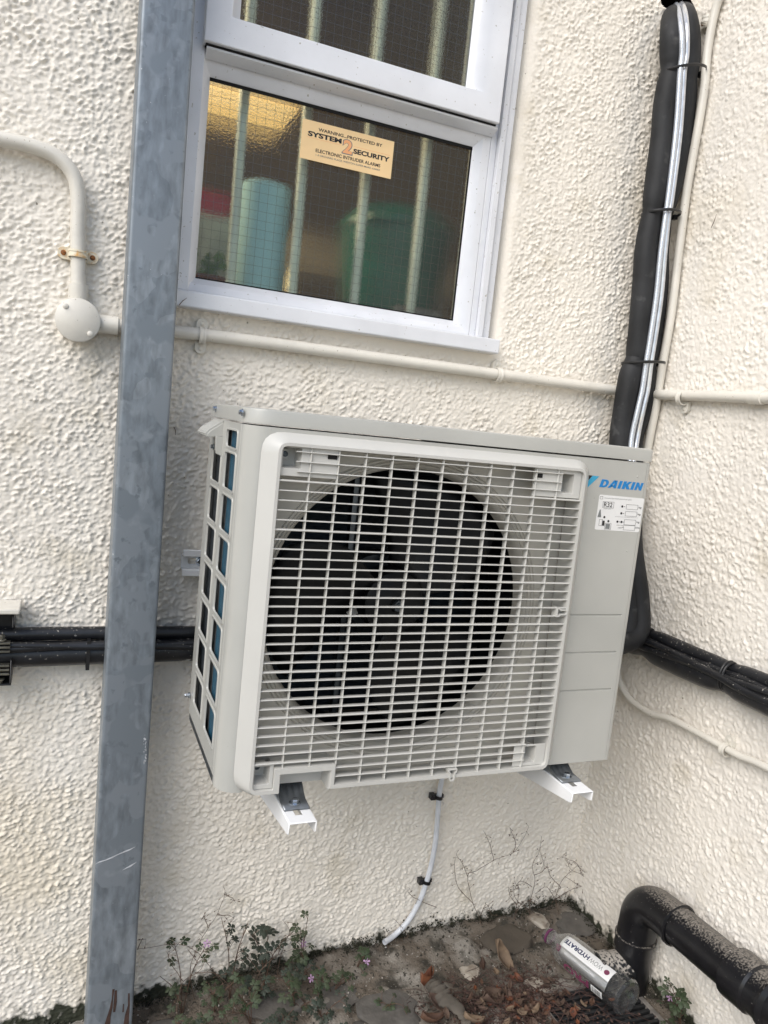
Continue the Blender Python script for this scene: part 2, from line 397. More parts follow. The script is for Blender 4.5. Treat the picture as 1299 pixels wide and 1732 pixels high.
def build_wall(name, us, vs, fn, keep, amp, m):
    U, V = np.meshgrid(us, vs, indexing='ij')
    n1, n2 = U.shape
    P = fn(U, V).reshape(-1, 3).astype(np.float32)
    I = np.arange(n1*n2).reshape(n1, n2)
    Q = np.stack([I[:-1, :-1], I[1:, :-1], I[1:, 1:], I[:-1, 1:]], -1).reshape(-1, 4)
    uc = ((U[:-1, :-1]+U[1:, 1:])/2).ravel(); vc = ((V[:-1, :-1]+V[1:, 1:])/2).ravel()
    Q = Q[keep(uc, vc)]
    me = bpy.data.meshes.new(name)
    me.vertices.add(len(P)); me.vertices.foreach_set('co', P.ravel())
    me.loops.add(Q.size); me.loops.foreach_set('vertex_index', Q.ravel().astype(np.int32))
    me.polygons.add(len(Q)); me.polygons.foreach_set('loop_start', np.arange(0, Q.size, 4, dtype=np.int32))
    me.polygons.foreach_set('use_smooth', np.ones(len(Q), dtype=bool))
    me.update(calc_edges=True); me.validate(); me.materials.append(m)
    o = bpy.data.objects.new(name, me); COL.objects.link(o); WL[o.name] = Vector((0, 0, 0)); return o

def samp(R, a, b):
    i = np.round(a/DX).astype(int) % NT; j = np.round(b/DX).astype(int) % NT
    return R[i, j]
WX0, WX1, WZ0 = -1.06, -.398, 1.272          # window opening
_h = at(1146, 6, 1, 0); HOLE = Vector((_h[0], _h[2]))                # pipe hole
def wall1(U, V):
    h = samp(R1, U+5, V+1)
    # stronger render on the left, softer to the right
    amp = np.interp(U, [-1.3, -1.0, -.4, 0], [.84, .82, .76, .72])
    dx = np.maximum(0, np.maximum(WX0-U, U-WX1)); dz = np.maximum(0, WZ0-V)
    d = np.hypot(dx, dz)
    sm = np.clip((d-.010)/.022, 0, 1)
    amp = amp*np.where(U > -.7, sm, np.clip((d)/.01, .0, 1))
    bull = np.where((U > WX1-.001) & (V > WZ0), .016*np.clip(1-(U-WX1)/.022, 0, 1)**2, 0)
    y = -h*amp*np.clip((U+1.95)/.05, 0, 1)+bull
    return np.stack([U, y, V], -1)
def keep1(u, v):
    k = ~((u > WX0) & (u < WX1) & (v > WZ0))
    k &= ((u-HOLE.x)/.046)**2+((v-HOLE.y)/.024)**2 > 1
    return k
us = axis_pts([(-3.0, -1.95, .05), (-1.95, 0.0, .0021), (0, .012, .004)]); vs = axis_pts([(-.25, 2.15, .0021), (2.15, 2.9, .03)])
wl = build_wall('rendered_wall', us, vs, wall1, keep1, 1, M['wall'])
tag(wl, 'cream roughcast wall behind the air conditioner, with the white window in it', 'wall')
def wall2(U, V):
    h = samp(R2, U+5, V+1)
    return np.stack([-h*.7*np.clip((U+1.25)/.05, 0, 1), U, V], -1)
us2 = axis_pts([(-3.0, -1.25, .05), (-1.25, .012, .0023)])
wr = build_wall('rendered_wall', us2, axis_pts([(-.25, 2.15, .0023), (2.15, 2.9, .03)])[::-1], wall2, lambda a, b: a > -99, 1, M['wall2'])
tag(wr, 'cream roughcast side wall on the right, with the black waste pipe along its foot', 'wall')

# ------------------------------------------------------------------ ground
GX0, GX1, GY0, GY1 = -.262, -.045, -.425, -.245      # drain grate
def gz(x, y):
    s = -.055*np.clip(-x, 0, 1.4)**1.9
    return s
GR1 = bandnoise(512, .004, .09, .8, 91); GR2 = bandnoise(512, .004, .02, .6, 92)
def ground_h(U, V):
    R = GR1; r2 = GR2
    i = np.round((U+8)/.004).astype(int) % 512; j = np.round((V+8)/.004).astype(int) % 512
    near = np.exp(-((V)/.05)**2)
    h = gz(U, V)+.0035*R[i, j]+.0014*r2[i, j]+.006*near
    g = (U > GX0-.02) & (U < GX1+.02) & (V > GY0-.02) & (V < GY1+.02)
    return np.where(g, h*.2-.001, h)
def groundmat():
    m = mat('ground_concrete_soil', (.135, .112, .088), .9, bump=.9, bscale=260, col2=(.26, .24, .21), vscale=7, detail=8, vlo=.46, vhi=.58, bdist=.003)
    add_speckle(m, (.05, .045, .035), scale=22, thr=.52, soft=.12, detail=8)
    add_speckle(m, (.42, .40, .36), scale=170, thr=.70, soft=.02, detail=2)
    add_speckle(m, (.03, .027, .02), scale=120, thr=.60, soft=.05, detail=3)
    return m
M['ground'] = groundmat()
gu = axis_pts([(-25, -1.5, 1.5), (-1.5, .02, .005)]); gv = axis_pts([(-25, -.9, 1.2), (-.9, .02, .005)])
gr = build_wall('ground', gu, gv, lambda U, V: np.stack([U, V, ground_h(U, V)], -1),
                lambda a, b: ~((a > GX0) & (a < GX1) & (b > GY0) & (b < GY1)), 1, M['ground'])
tag(gr, kind='structure')
def gh(x, y): return float(ground_h(np.array([x]), np.array([y]))[0])
_g = {}
def ghq(x, y): return float(gz(np.array(x), np.array(y)))+.003

# ------------------------------------------------------------------ steel post
P = MB()
lean = lambda x, y, z: (x-.009*z, y, z)
prof = rloop([(-1.1005, -.104, .006), (-1.0225, -.104, .006), (-1.0225, -.026, .006), (-1.1005, -.026, .006)], 4)
P.rings([[lean(a, b, z) for a, b in prof] for z in (-.12, .6, 1.3, 2.0, 2.9)], True, True, True)
post = P.build('steel_post', M['post'], ang=50)
tag(post, 'blue-grey galvanised square steel post standing left of the window', 'post')
b = MB()
def streak(b, pts, wd, y=-.1046):
    L = []; Rr = []
    for i, (px, py) in enumerate(pts):
        x, yy, z = at(px, py, 1, y); wv = wd*(.5+rnd.random()) if 0 < i < len(pts)-1 else wd*.15
        L.append((x, y, z-wv/2)); Rr.append((x, y, z+wv/2))
    b.rings([L, Rr], False)
streak(b, [(161, 1462), (168, 1458), (178, 1455), (190, 1450), (200, 1445), (212, 1440), (220, 1437), (229, 1432)], .0028)
b.build('paint_smear', M['paintsmear'], post, smooth=False); b = MB()
streak(b, [(207, 1472), (214, 1468), (222, 1464), (231, 1458)], .0038)
streak(b, [(162, 1478), (161.5, 1470), (162, 1461)], .003)
b.build('paint_smear', M['paintsmear'], post, smooth=False); b = MB()
for k in range(26):
    px = 246+rnd.uniform(-3, 2); py = 1245+k*1.9+rnd.uniform(-2, 2)
    x, yy, z = at(px, py, 1, -.1046); s = rnd.uniform(.0006, .0018)
    b.add([(x-s, yy, z), (x, yy, z-s*1.4), (x+s*.8, yy, z), (x, yy, z+s)], [(0, 1, 2, 3)])
b.build('paint_smear', M['paintsmear'], post, smooth=False)
b = MB()
for pts in ([(192, 1673), (190, 1690), (188, 1705), (184, 1720), (181, 1735)], [(196, 1675), (195, 1695), (193, 1712)], [(218, 1680), (218, 1700), (215, 1716), (213, 1735)], [(209, 1698), (208, 1712)]):
    L, Rr = [], []
    for i, (px, py) in enumerate(pts):
        x, yy, z = at(px, py, 1, -.1045); wv = rnd.uniform(.0006, .0022)*(1+i*.4); L.append((x-wv, yy, z)); Rr.append((x+wv, yy, z))
    b.rings([L, Rr], False)
b.build('rust_run', M['postrust'], post, smooth=False)

# ------------------------------------------------------------------ window
W = thing('window', 'white painted wooden window with wired glass above the air conditioner', 'window', (-.73, 0, WZ0))
def rect(x0, x1, z0, z1, y): return [(x0, y, z0), (x1, y, z0), (x1, y, z1), (x0, y, z1)]
b = MB()
b.rings([rect(-.990, -.482, 1.3225, 1.6575, .030), rect(-.992, -.4835, 1.3235, 1.6575, .016), rect(-1.003, -.468, 1.3120, 1.674, .0035), rect(-1.006, -.452, 1.2985, 1.689, .001), rect(-1.006, -.452, 1.2985, 1.689, .06)])
b.box(-1.058, -1.0065, -.010, .08, 1.297, 2.4)
b.box(-.4515, -.4385, .0005, .08, 1.297, 2.4)
b.box(-.4382, -.4262, -.010, .08, 1.297, 2.4)
b.box(-.4259, -.4085, -.003, .08, 1.297, 2.4)
b.prism([(.0, 1.6895), (.0, 1.678), (-.006, 1.6785), (-.022, 1.6870), (-.022, 1.6905), (.0, 1.6905)], YZ, -1.006, -.452)

b.build('frame', M['framewhite'], W, bevel=.0022, seg=3)
b = MB()   # sill, top sloping up to the frame
b.prism([(-.031, 1.2665), (.09, 1.2665), (.09, 1.2990), (.0, 1.2985), (-.031, 1.2945)], YZ, -1.06, -.3955)
b.build('sill', M['framewhite'], W, bevel=.003, seg=3)
b = MB()
b.rings([rect(-.953, -.523, 1.7505, 2.25, .012), rect(-.953, -.523, 1.7505, 2.25, -.008), rect(-.958, -.517, 1.7465, 2.255, -.012), rect(-.970, -.4935, 1.7415, 2.27, -.0295), rect(-1.0125, -.4545, 1.6935, 2.32, -.0315), rect(-1.0125, -.4545, 1.6935, 2.32, .010)])
sash = b.build('sash', M['framewhite'], W, bevel=.0020, seg=3)
b = MB(); b.box(-.4945, -.4935, -.0322, -.0310, 1.6945, 1.742); b.box(-.9705, -.9695, -.0322, -.0310, 1.6945, 1.742)
b = MB(); b.box(-1.008, -.458, -.0240, -.004, 1.6908, 1.6932)
b.build('draught_seal', M['dark'], W, smooth=False)
b = MB(); b.box(-.994, -.4815, .0165, .0225, 1.3205, 1.6590); b.build('pane', M['glass'], W, smooth=False)
b = MB(); b.box(-.954, -.522, -.0065, -.0005, 1.7495, 2.251); b.build('pane', M['glass'], sash, smooth=False)
def wires(x0, x1, z0, z1, y, parent, rr=.0002, st=.0158):
    b = MB(); x = x0+.006
    while x < x1:
        b.box(x-rr, x+rr, y-rr, y+rr, z0, z1); x += st
    z = z0+.009
    while z < z1:
        b.box(x0, x1, y+.0008-rr, y+.0008+rr, z-rr, z+rr); z += st
    b.build('wire_mesh', M['inkgrey'], parent, smooth=False)
wires(-.992, -.483, 1.322, 1.658, .0187, W); wires(-.952, -.524, 1.751, 2.25, -.0045, sash)
# black putty edge round the glass
b = MB()
for (x0, x1, z0, z1) in ((-.9925, -.483, 1.6515, 1.6572), (-.4868, -.4838, 1.324, 1.657), (-.992, -.4835, 1.3236, 1.3256)): b.box(x0, x1, .0152, .0163, z0, z1)
b.build('putty_line', M['dark'], W, smooth=False)
# security sticker on the pane
b = MB(); sx0, sx1, sz0, sz1 = -.8255, -.647, 1.5625, 1.6300
b.box(sx0, sx1, .0149, .0151, sz0, sz1)
stk = b.build('sticker', M['sticker'], W, smooth=False); stk['label'] = 'buff warning sticker on the glass'
def ST(u, v): return (sx0+u*(sx1-sx0), .0147, sz0+v*(sz1-sz0))
lettering('lettering', 'WARNING...PROTECTED BY', (.17, .87, .775, .86), ST, M['ink'], stk, .022)
lettering('lettering', 'SYSTEM', (.065, .425, .60, .73), ST, M['ink'], stk, .042)
lettering('lettering', 'SECURITY', (.56, .965, .43, .56), ST, M['ink'], stk, .042)
lettering('lettering', 'ELECTRONIC INTRUDER ALARMS', (.16, .87, .235, .325), ST, M['ink'], stk, .02)
lettering('lettering', '1-3 ORCHARD PLACE, WESTON-SUPER-MARE. 636065', (.165, .87, .135, .19), ST, M['inkgrey'], stk, .01)
lettering('lettering', '2', (.435, .555, .36, .755), lambda u, v: (ST(u, v)[0], .0148, ST(u, v)[2]), M['inkgrey'], stk, .060)
lettering('lettering', '2', (.445, .545, .385, .735), lambda u, v: (ST(u, v)[0], .01465, ST(u, v)[2]), M['stickerorange'], stk, .035)
b = MB(); a0, a1 = ST(.06, .565), ST(.43, .575); b.box(a0[0], a1[0], .0147, .0149, a0[2], a0[2]+.0004); a0, a1 = ST(.56, .61), ST(.965, .62); b.box(a0[0], a1[0], .0147, .0149, a0[2], a0[2]+.0004)
b.build('rule_line', M['stickerorange'], stk, smooth=False)

# room behind the glass
b = MB()
b.box(-1.6, .3, .10, .105, .8, 1.2)
b.rings([[(-1.6, .10, .9), (.3, .10, .9), (.3, .10, 2.6), (-1.6, .10, 2.6)], [(-1.6, 1.5, .9), (.3, 1.5, .9), (.3, 1.5, 2.6), (-1.6, 1.5, 2.6)]], True, False, True)
M['room'] = mat('room_paint', (.17, .115, .06), .8, var=.3, vscale=4)
room = b.build('room_interior', M['room'], smooth=False); tag(room, 'dim brown room seen through the wired glass of the window', 'room')
# window reveal between outer wall and the room, inside board
b = MB()
b.rings([[(-1.07, .03, 1.27), (-.39, .03, 1.27), (-.39, .03, 2.5), (-1.07, .03, 2.5)], [(-1.07, .12, 1.27), (-.39, .12, 1.27), (-.39, .12, 2.5), (-1.07, .12, 2.5)]])
b.box(-1.07, -.39, .06, .62, 1.275, 1.298)
b.box(-1.6, -1.07, .095, .099, .9, 2.6); b.box(-.39, .3, .095, .099, .9, 2.6); b.box(-1.07, -.39, .095, .099, 2.5, 2.6)
b.build('worktop', mat('worktop', (.22, .19, .15), .6, var=.3, vscale=8), room, smooth=False)
for x, lab in ((-.921, 'leftmost pale green security bar behind the window glass'), (-.803, 'pale green security bar just right of the blue paper roll'), (-.677, 'pale green security bar in front of the left edge of the green bin'), (-.555, 'pale green security bar in front of the right side of the green bin')):
    b = MB(); b.tube([(x, .07, 1.298), (x-.003, .07, 2.4)], .0090, 14)
    tag(b.build('security_bar', M['barpaint']), lab, 'bar', 'security bars inside the window')
b = MB(); b.lathe([(.02, 0), (.047, 0), (.048, .004), (.048, .235), (.045, .238), (.02, .238)], (-.853, .145, 1.298), (0, 0, 1), 32, True, True)
tag(b.build('paper_roll', mat('blue_paper', (.42, .66, .78), .9, bump=.5, bscale=80, stretch=(1, 1, .2))), 'pale blue paper roll standing inside behind the glass', 'paper roll')
b = MB(); b.lathe([(.085, 0), (.10, .01), (.118, .17), (.122, .215), (.128, .22), (.126, .235), (.10, .262), (.04, .275), (.0, .277)], (-.535, .235, 1.298), (0, 0, 1), 36, True)
tag(b.build('bin', mat('green_plastic', (.004, .14, .10), .35, var=.4, vscale=10)), 'dark green lidded bin standing inside behind the glass', 'bin')
b = MB(); b.box(-1.0, -.905, .22, .30, 1.48, 1.525)
tag(b.build('crate', mat('red_plastic', (.45, .01, .03), .4, var=.2), bevel=.006), 'red plastic crate on top of the white carton, inside the window', 'crate')
b = MB(); b.box(-1.02, -.885, .20, .32, 1.298, 1.478)
tag(b.build('carton', mat('white_card', (.52, .50, .47), .7, var=.4, vscale=25), bevel=.004), 'white carton behind the leftmost bar, inside the window', 'carton')
b = MB(); b.lathe([(.025, 0), (.030, .004), (.036, .042), (.038, .045), (.034, .045)], (-.955, .11, 1.298), (0, 0, 1), 24, True, True)
pot = thing('potted_plant', 'small plant in a red-brown pot at the lower left of the pane', 'plant', (-.955, .11, 1.298))
b.build('pot', mat('terracotta', (.20, .05, .03), .7, var=.3), pot)
b = MB()
for k in range(26):
    a = rnd.uniform(0, 6.28); r = rnd.uniform(.0, .03); x, y, z = -.955+r*math.cos(a), .11+r*math.sin(a), 1.345+rnd.uniform(0, .04)
    s = .008; b.add([(x, y, z-s), (x+s, y+s*.4, z), (x, y, z+s*1.3), (x-s, y-s*.4, z)], [(0, 1, 2, 3)])
b.build('leaves', mat('pot_leaf', (.08, .14, .04), .6), pot, smooth=False)
b = MB(); b.box(-1.1, .1, .75, .80, 1.50, 1.60)
tag(b.build('shelf', mat('shelf_tan', (.42, .34, .24), .7, var=.5, vscale=6)), 'tan shelf edge crossing behind the bars, inside the window', 'shelf')
b = MB(); b.box(-.58, -.47, .09, .105, 1.298, 1.350)
tag(b.build('packet', mat('grey_packet', (.26, .25, .25), .6, var=.5, vscale=30), bevel=.006), 'grey packet lying in front of the green bin, inside the window', 'packet')
b = MB(); b.box(-.42, -.30, .45, .55, 1.298, 1.62); b.box(-.40, -.36, .44, .45, 1.5, 1.6)
tag(b.build('cupboard', mat('cupboard_grey', (.26, .24, .22), .7, var=.2), bevel=.004), 'grey cupboard end at the right edge of the pane', 'cupboard')
# lit lamp inside: bare warm tube lamp over the worktop
lamp = thing('ceiling_lamp', 'glowing warm lamp inside, at the upper left of the pane', 'lamp', (-1.02, .62, 1.86))
b = MB(); b.box(-1.16, -.70, .56, .72, 1.845, 1.85); b.build('diffuser', emit('lamp_glow', (1, .62, .22), .85), lamp, smooth=False)
b = MB(); b.box(-1.17, -.69, .55, .73, 1.852, 1.88); b.build('housing', M['framewhite'], lamp, bevel=.004)
b = MB(); b.box(-.74, -.69, .60, .64, 1.40, 1.455)
tag(b.build('night_light', emit('night_glow', (1, .72, .35), 1.2), smooth=False), 'small glowing yellow light beside the green bin, inside the window', 'light')
ll = bpy.data.lights.new('room_fill', 'POINT'); ll.energy = 14; ll.color = (1, .80, .52); ll.shadow_soft_size = .08  # fill light added out of view to brighten the bars and room
lo = bpy.data.objects.new('room_fill', ll); COL.objects.link(lo); lo.location = (-1.30, .36, 1.90)

# ------------------------------------------------------------------ air conditioner
AX0, AX1, AYF, AYB, AZ0, AZ1 = -.963, -.272, -.371, -.090, .5604, 1.110
AC = thing('air_conditioner', 'ivory outdoor air conditioning unit mounted on wall brackets', 'air conditioner', ((AX0+AX1)/2, (AYF+AYB)/2, AZ0))
# front panel: left rounded corner, flat face with the fan opening and three pressed grooves
RC = .032
b = MB()
arc = [(AX0, AYF+RC+.004)]+[(AX0+RC-RC*math.cos(t), AYF+RC-RC*math.sin(t)) for t in np.linspace(0, PI/2, 12)]
arc += [(-.9295, AYF)]
inn = [(x+.003*(1 if i < 6 else .2), y+.003) for i, (x, y) in enumerate(arc)]
b.rings([[(x, y, AZ0) for x, y in arc], [(x, y, 1.086) for x, y in arc]][::-1], False)
gz_ = [(.6895, .6925), (.7560, .7590), (.8215, .8245)]
us = [-.9295, -.926, -.412, -.4045, -.2915, -.282]
vs = [AZ0, .566] + [q for g in gz_ for q in g] + [1.073, 1.086]
vs = sorted(vs)
def hole(i, j):
    z = (vs[j]+vs[j+1])/2
    if i == 1: return z < 1.073
    if i == 3: return any(a < z < c for a, c in gz_)
    return False
b.plate(us, vs, hole, lambda u, v, d: (u, AYF+d, v), .003)
for a, c in gz_: b.box(-.4060, -.2900, AYF+.0020, AYF+.0029, a-.0006, c+.0006)
# right edge and side
arc = [(-.282, AYF)]+[(AX1-.008+.008*math.sin(t), AYF+.008-.008*math.cos(t)) for t in np.linspace(0, PI/2, 6)]+[(AX1, AYB)]
b.rings([[(x, y, AZ0) for x, y in arc], [(x, y, 1.086) for x, y in arc]][::-1], False)
b.build('front_panel', M['casing'], AC, bevel=.0009, seg=2)
# small dimples of the pressed panel
for z in (1.062, .935):
    b = MB(); b.lathe([(.0016, .0), (.0012, .0006), (.0, .0008)], (-.2995, AYF, z), (0, -1, 0), 12); b.build('dimple', M['casing'], AC)
# side panel with the two columns of openings
ys = [-.3355, -.317, -.240, -.205, -.130, AYB]
rows = [(1.0400-.0637*k-.0525, 1.0400-.0637*k) for k in range(7)]
vs2 = sorted([AZ0+.012]+[q for r in rows for q in r]+[1.0495, 1.0735, 1.086])
def hole2(i, j):
    z = (vs2[j]+vs2[j+1])/2
    if i in (1, 3) and any(a < z < c for a, c in rows): return True
    return i == 1 and 1.0495 < z < 1.0735
b = MB(); b.plate(ys[::-1], vs2, lambda i, j: hole2(len(ys)-2-i, j), lambda u, v, d: (AX0-.0006+d, u, v), .0022)
sp = b.build('side_panel', M['casing'], AC, bevel=.0009, seg=3)
# raised lips round each opening
b = MB()
def lip(y0, y1, z0, z1):
    r = [rloop([(y0-o, z0-o, .006), (y1+o, z0-o, .006), (y1+o, z1+o, .006), (y0-o, z1+o, .006)], 3) for o in (-.0001, .0005, .0026, .0034)]
    xs = [AX0+.0012, AX0-.0018, AX0-.0018, AX0-.0004]
    b.rings([[(x, p, q) for p, q in rr] for x, rr in zip(xs, r)][::-1])
for a, c in rows: lip(-.317, -.240, a, c); lip(-.205, -.130, a, c)
lip(-.317, -.240, 1.0495, 1.0735)
b.build('opening_trim', M['casing'], sp, ang=50)
# ribbed hood over the top rear opening, with its screw
b = MB()
hp = [(AX0+.001, 1.083), (AX0-.020, 1.068), (AX0-.026, 1.060), (AX0-.024, 1.058), (AX0-.005, 1.060), (AX0+.001, 1.060)]
b.prism(hp, lambda a, c, d: (a, d, c), -.128, -.205)
for k in range(6): b.prism([(p+(-.0026 if i in (0, 1, 2) else 0), q+.0026) for i, (p, q) in enumerate(hp)], lambda a, c, d: (a, d, c), -.131-.0135*k, -.137-.0135*k)
b.prism([(AX0, 1.060), (AX0-.012, 1.060), (AX0-.010, 1.034), (AX0, 1.030)], lambda a, c, d: (a, d, c), -.2055, -.2085)
b.build('hood', M['casing'], AC, bevel=.0006)
b = MB(); b.box(AX0-.0012, AX0+.0002, -.200, -.140, 1.036, 1.056); b.build('hood_recess', M['shroud'], AC)
def hexbolt(b, o, ax, r, h):
    b.lathe([(r*1.45, 0), (r*1.45, h*.25), (r*1.3, h*.3)], o, ax, 20, True, True)
    b.lathe([(r, h*.25), (r, h*.92), (r*.85, h), (0, h)], o, ax, 6)
for y, z in ((-.1365, 1.1015), (-.345, 1.1015), (-.143, 1.0405), (-.100, .6050)):
    b = MB(); hexbolt(b, (AX0-.0022, y, z), (-1, 0, 0), .0036, .005 if z > .7 else .009); b.build('screw', M['bolt'], AC, ang=30)

# top cover
b = MB()
def outline(o, z, x0=AX0, x1=AX1, y0=AYF, y1=AYB):
    return [(p, q, z) for p, q in rloop([(x0-o, y0-o, .044+o), (x1+o, y0-o, .010+o), (x1+o, y1+o, .006), (x0-o, y1+o, .006)], 8)]
b.rings([outline(.0012, 1.0885), outline(.0016, 1.0888), outline(.0016, 1.1065), outline(.0010, 1.1085), outline(-.0012, 1.1097), outline(-.006, AZ1)], True, True, True)
b.build('top_cover', M['casing'], AC, ang=40)
# bezel of the fan grille, with the notched handle at lower left
def bz(o): return rloop([(c[0], c[1], c[2]) for c in o], 5)
A = [(-.941, .5612, .030), (-.877, .5612, .0012), (-.8775, .5930, .0012), (-.8025, .5930, .0012), (-.8018, .5612, .0012), (-.3995, .5612, .024), (-.3995, 1.0810, .030), (-.941, 1.0810, .030)]
A2 = [(-.9375, .5616, .028), (-.877, .5616, .0012), (-.8775, .5930, .0012), (-.8025, .5930, .0012), (-.8018, .5616, .0012), (-.4025, .5618, .022), (-.4025, 1.0785, .028), (-.9375, 1.0785, .028)]
B = [(-.9260, .5635, .018), (-.877, .5635, .0012), (-.8775, .5930, .0012), (-.8025, .5930, .0012), (-.8018, .5635, .0012), (-.4170, .5635, .016), (-.4170, 1.0705, .018), (-.9260, 1.0705, .018)]
C = [(-.9225, .5655, .015), (-.8785, .5655, .0012), (-.8790, .5942, .0012), (-.8010, .5942, .0012), (-.8003, .5655, .0012), (-.4192, .5655, .013), (-.4192, 1.0680, .015), (-.9225, 1.0680, .015)]
D = [(-.9180, .5712, .009), (-.8870, .5712, .001), (-.8870, .6030, .001), (-.7955, .6030, .001), (-.7955, .5712, .001), (-.4235, .5712, .009), (-.4235, 1.0635, .009), (-.9180, 1.0635, .009)]
b = MB()
Y = [(A, AYF+.0005), (A2, AYF-.006), (B, AYF-.0185), (C, AYF-.0222), (D, AYF-.0222), (D, AYF-.0215), (D, AYF+.018)]
b.rings([[(x, y, z) for x, z in bz(l)] for l, y in Y][::-1])
# walls of the handle recess
b.box(-.8770, -.8023, AYF+.0165, AYF+.0185, .5604, .5935)
b.box(-.8785, -.8772, AYF-.016, AYF+.020, .5615, .5935); b.box(-.8022, -.8008, AYF-.016, AYF+.020, .5615, .5935); b.box(-.8785, -.8008, AYF-.016, AYF+.020, .5936, .5945)
bez = b.build('grille_frame', M['grille'], AC, ang=40)
# louvres
GY = AYF-.0205
b = MB()
LX0, LX1 = -.9178, -.4238
def louvre(z, x0=LX0, x1=LX1, th=.0011, dp=.0085):
    pr = [(GY, z-th*.6), (GY-.0006, z), (GY, z+th*.75), (GY+dp*.5, z+th), (GY+dp, z+th*.3), (GY+dp, z-th*.3), (GY+dp*.4, z-th)]
    b.prism(pr, YZ, x0, x1)
zt = 1.0162
for k in range(-3, 33):
    z = zt-.01353*k
    th = .0017 if k % 5 == 0 else .0011
    x0, x1 = LX0, LX1
    if k < 0: x0, x1 = -.892+.0016*k, -.463
    if z < .6105: x1 = -.4665
    if z < .604: x0 = -.7965
    if k == -3 and False: continue
    if abs(z-.8166) < .03: x1 = LX1
    if z < .573: continue
    louvre(z, x0, x1, th)
for k in range(12):
    x = -.8752+.04054*k
    if x > -.430: continue
    z0 = .5715
    if x < -.795: z0 = .6030
    b.prism([(x-.0007, GY+.0010), (x, GY+.0002), (x+.0007, GY+.0010), (x+.0011, GY+.006), (x+.0007, GY+.0105), (x-.0007, GY+.0105), (x-.0011, GY+.006)], XY, z0, 1.0634)
b.build('louvres', M['grille'], bez, ang=40)
# corner pockets with screws
def pocket(x0, x1, z0, z1, hx0, hx1, hz0, hz1, screw):
    b = MB(); y = AYF-.0165
    b.plate([x0, hx0, hx1, x1], [z0, hz0, hz1, z1], lambda i, j: i == 1 and j == 1, lambda u, v, d: (u, y+d, v), .0015)
    b.rings([rect(hx0, hx1, hz0, hz1, y+.0004), rect(hx0+.002, hx1-.002, hz0+.002, hz1-.002, y+.026)], True, False, True)
    if screw: b.box(hx0+.004, hx0+.013, y+.022, y+.0255, hz1-.018, hz1-.003)
    p = b.build('screw_pocket', M['grille'], bez, bevel=.0008)
    if screw:
        c = MB(); c.lathe([(.0042, 0), (.0040, .0015), (.0022, .002), (.0020, .0008), (0, .0008)], (hx0+.0085, y+.022, hz1-.0105), (0, -1, 0), 18, True)
        c.build('screw', M['darkzinc'], p)
pocket(-.9176, -.835, 1.0225, 1.0632, -.9145, -.8885, 1.0335, 1.0615, True)
pocket(-.5120, -.4240, 1.0190, 1.0632, -.4600, -.4385, 1.0270, 1.0570, False)
pocket(-.4850, -.4240, .5716, .6085, -.4640, -.4430, .5770, .6050, False)
pocket(-.9176, -.8872, .5716, .6080, -.9150, -.8930, .5785, .6055, True)
for x0, x1, z0, z1 in ((-.8510, -.8375, 1.0500, 1.0570), (-.5085, -.4985, 1.0480, 1.0545)):
    b = MB(); b.box(x0, x1, AYF-.0176, AYF-.0167, z0, z1); b.build('latch_slot', M['dark'], bez, smooth=False)
# keyhole hooks on the frame: lower middle and right edge
def hook(cx, cz, rot):
    o = [(-.0075, .012), (.0075, .012), (.0075, .007), (.0048, .004), (.0048, -.005), (.003, -.0085), (-.003, -.0085), (-.0048, -.005), (-.0048, .004), (-.0075, .007)]
    q = [(-.0055, .0100), (.0055, .0100), (.0055, .0082), (.0028, .005), (.0028, -.0045), (.0015, -.0063), (-.0015, -.0063), (-.0028, -.0045), (-.0028, .005), (-.0055, .0082)]
    R_ = lambda p: (cx+p[0]*math.cos(rot)-p[1]*math.sin(rot), cz+p[0]*math.sin(rot)+p[1]*math.cos(rot))
    b = MB(); y0 = AYF-.0245
    rg = []
    for pts, y in ((o, AYF-.010), (o, y0), (q, y0), (q, AYF-.012)): rg.append([(R_(p)[0], y, R_(p)[1]) for p in pts])
    b.rings(rg[::-1]); b.add([(p[0], AYF-.0125, p[1]) for p in [R_(t) for t in q]], [tuple(range(10))[::-1]])
    b.build('hook', M['grille'], bez, ang=40)
hk = at(765, 1313, 1, AYF-.024); hook(hk[0], hk[2], 0)
hk = at(953, 1036, 1, AYF-.024); hook(hk[0]-.001, hk[2], PI/2)
# shroud: plate with a moulded bell-mouth
FC = Vector((-.6940, 0, .8270)); b = MB()
SX0, SX1, SZ0, SZ1, SY = -.932, -.408, .5612, 1.0790, AYF+.021
n = 96
def circ(r, y, k=n): return [(FC.x+r*math.cos(2*PI*i/k), y, FC.z+r*math.sin(2*PI*i/k)) for i in range(k)]
outer = []
for i in range(n):
    c, s = math.cos(2*PI*i/n), math.sin(2*PI*i/n)
    t = min(((SX1-FC.x)/c if c > 1e-9 else (SX0-FC.x)/c if c < -1e-9 else 9), ((SZ1-FC.z)/s if s > 1e-9 else (SZ0-FC.z)/s if s < -1e-9 else 9))
    outer.append((FC.x+c*t, SY, FC.z+s*t))
for cx, cz in ((SX0, SZ0), (SX0, SZ1), (SX1, SZ0), (SX1, SZ1)):
    i = min(range(n), key=lambda k: (outer[k][0]-cx)**2+(outer[k][2]-cz)**2); outer[i] = (cx, SY, cz)
rs = [(.2365, 0), (.2350, .0022), (.2335, 0), (.2310, .0002), (.2298, .0024), (.2282, .0004), (.2255, .002), (.2242, .0044), (.2230, .0026), (.219, .006), (.2165, .012), (.2145, .020), (.2138, .030)]
b.rings([outer]+[circ(r, SY+d) for r, d in rs][:]); b.build('shroud', M['shroud'], AC, ang=30)
b = MB(); b.rings([circ(.2140, SY+.0302), circ(.2215, SY+.034), circ(.2215, SY+.125)]); b.build('fan_duct', M['fan'], AC, ang=30)
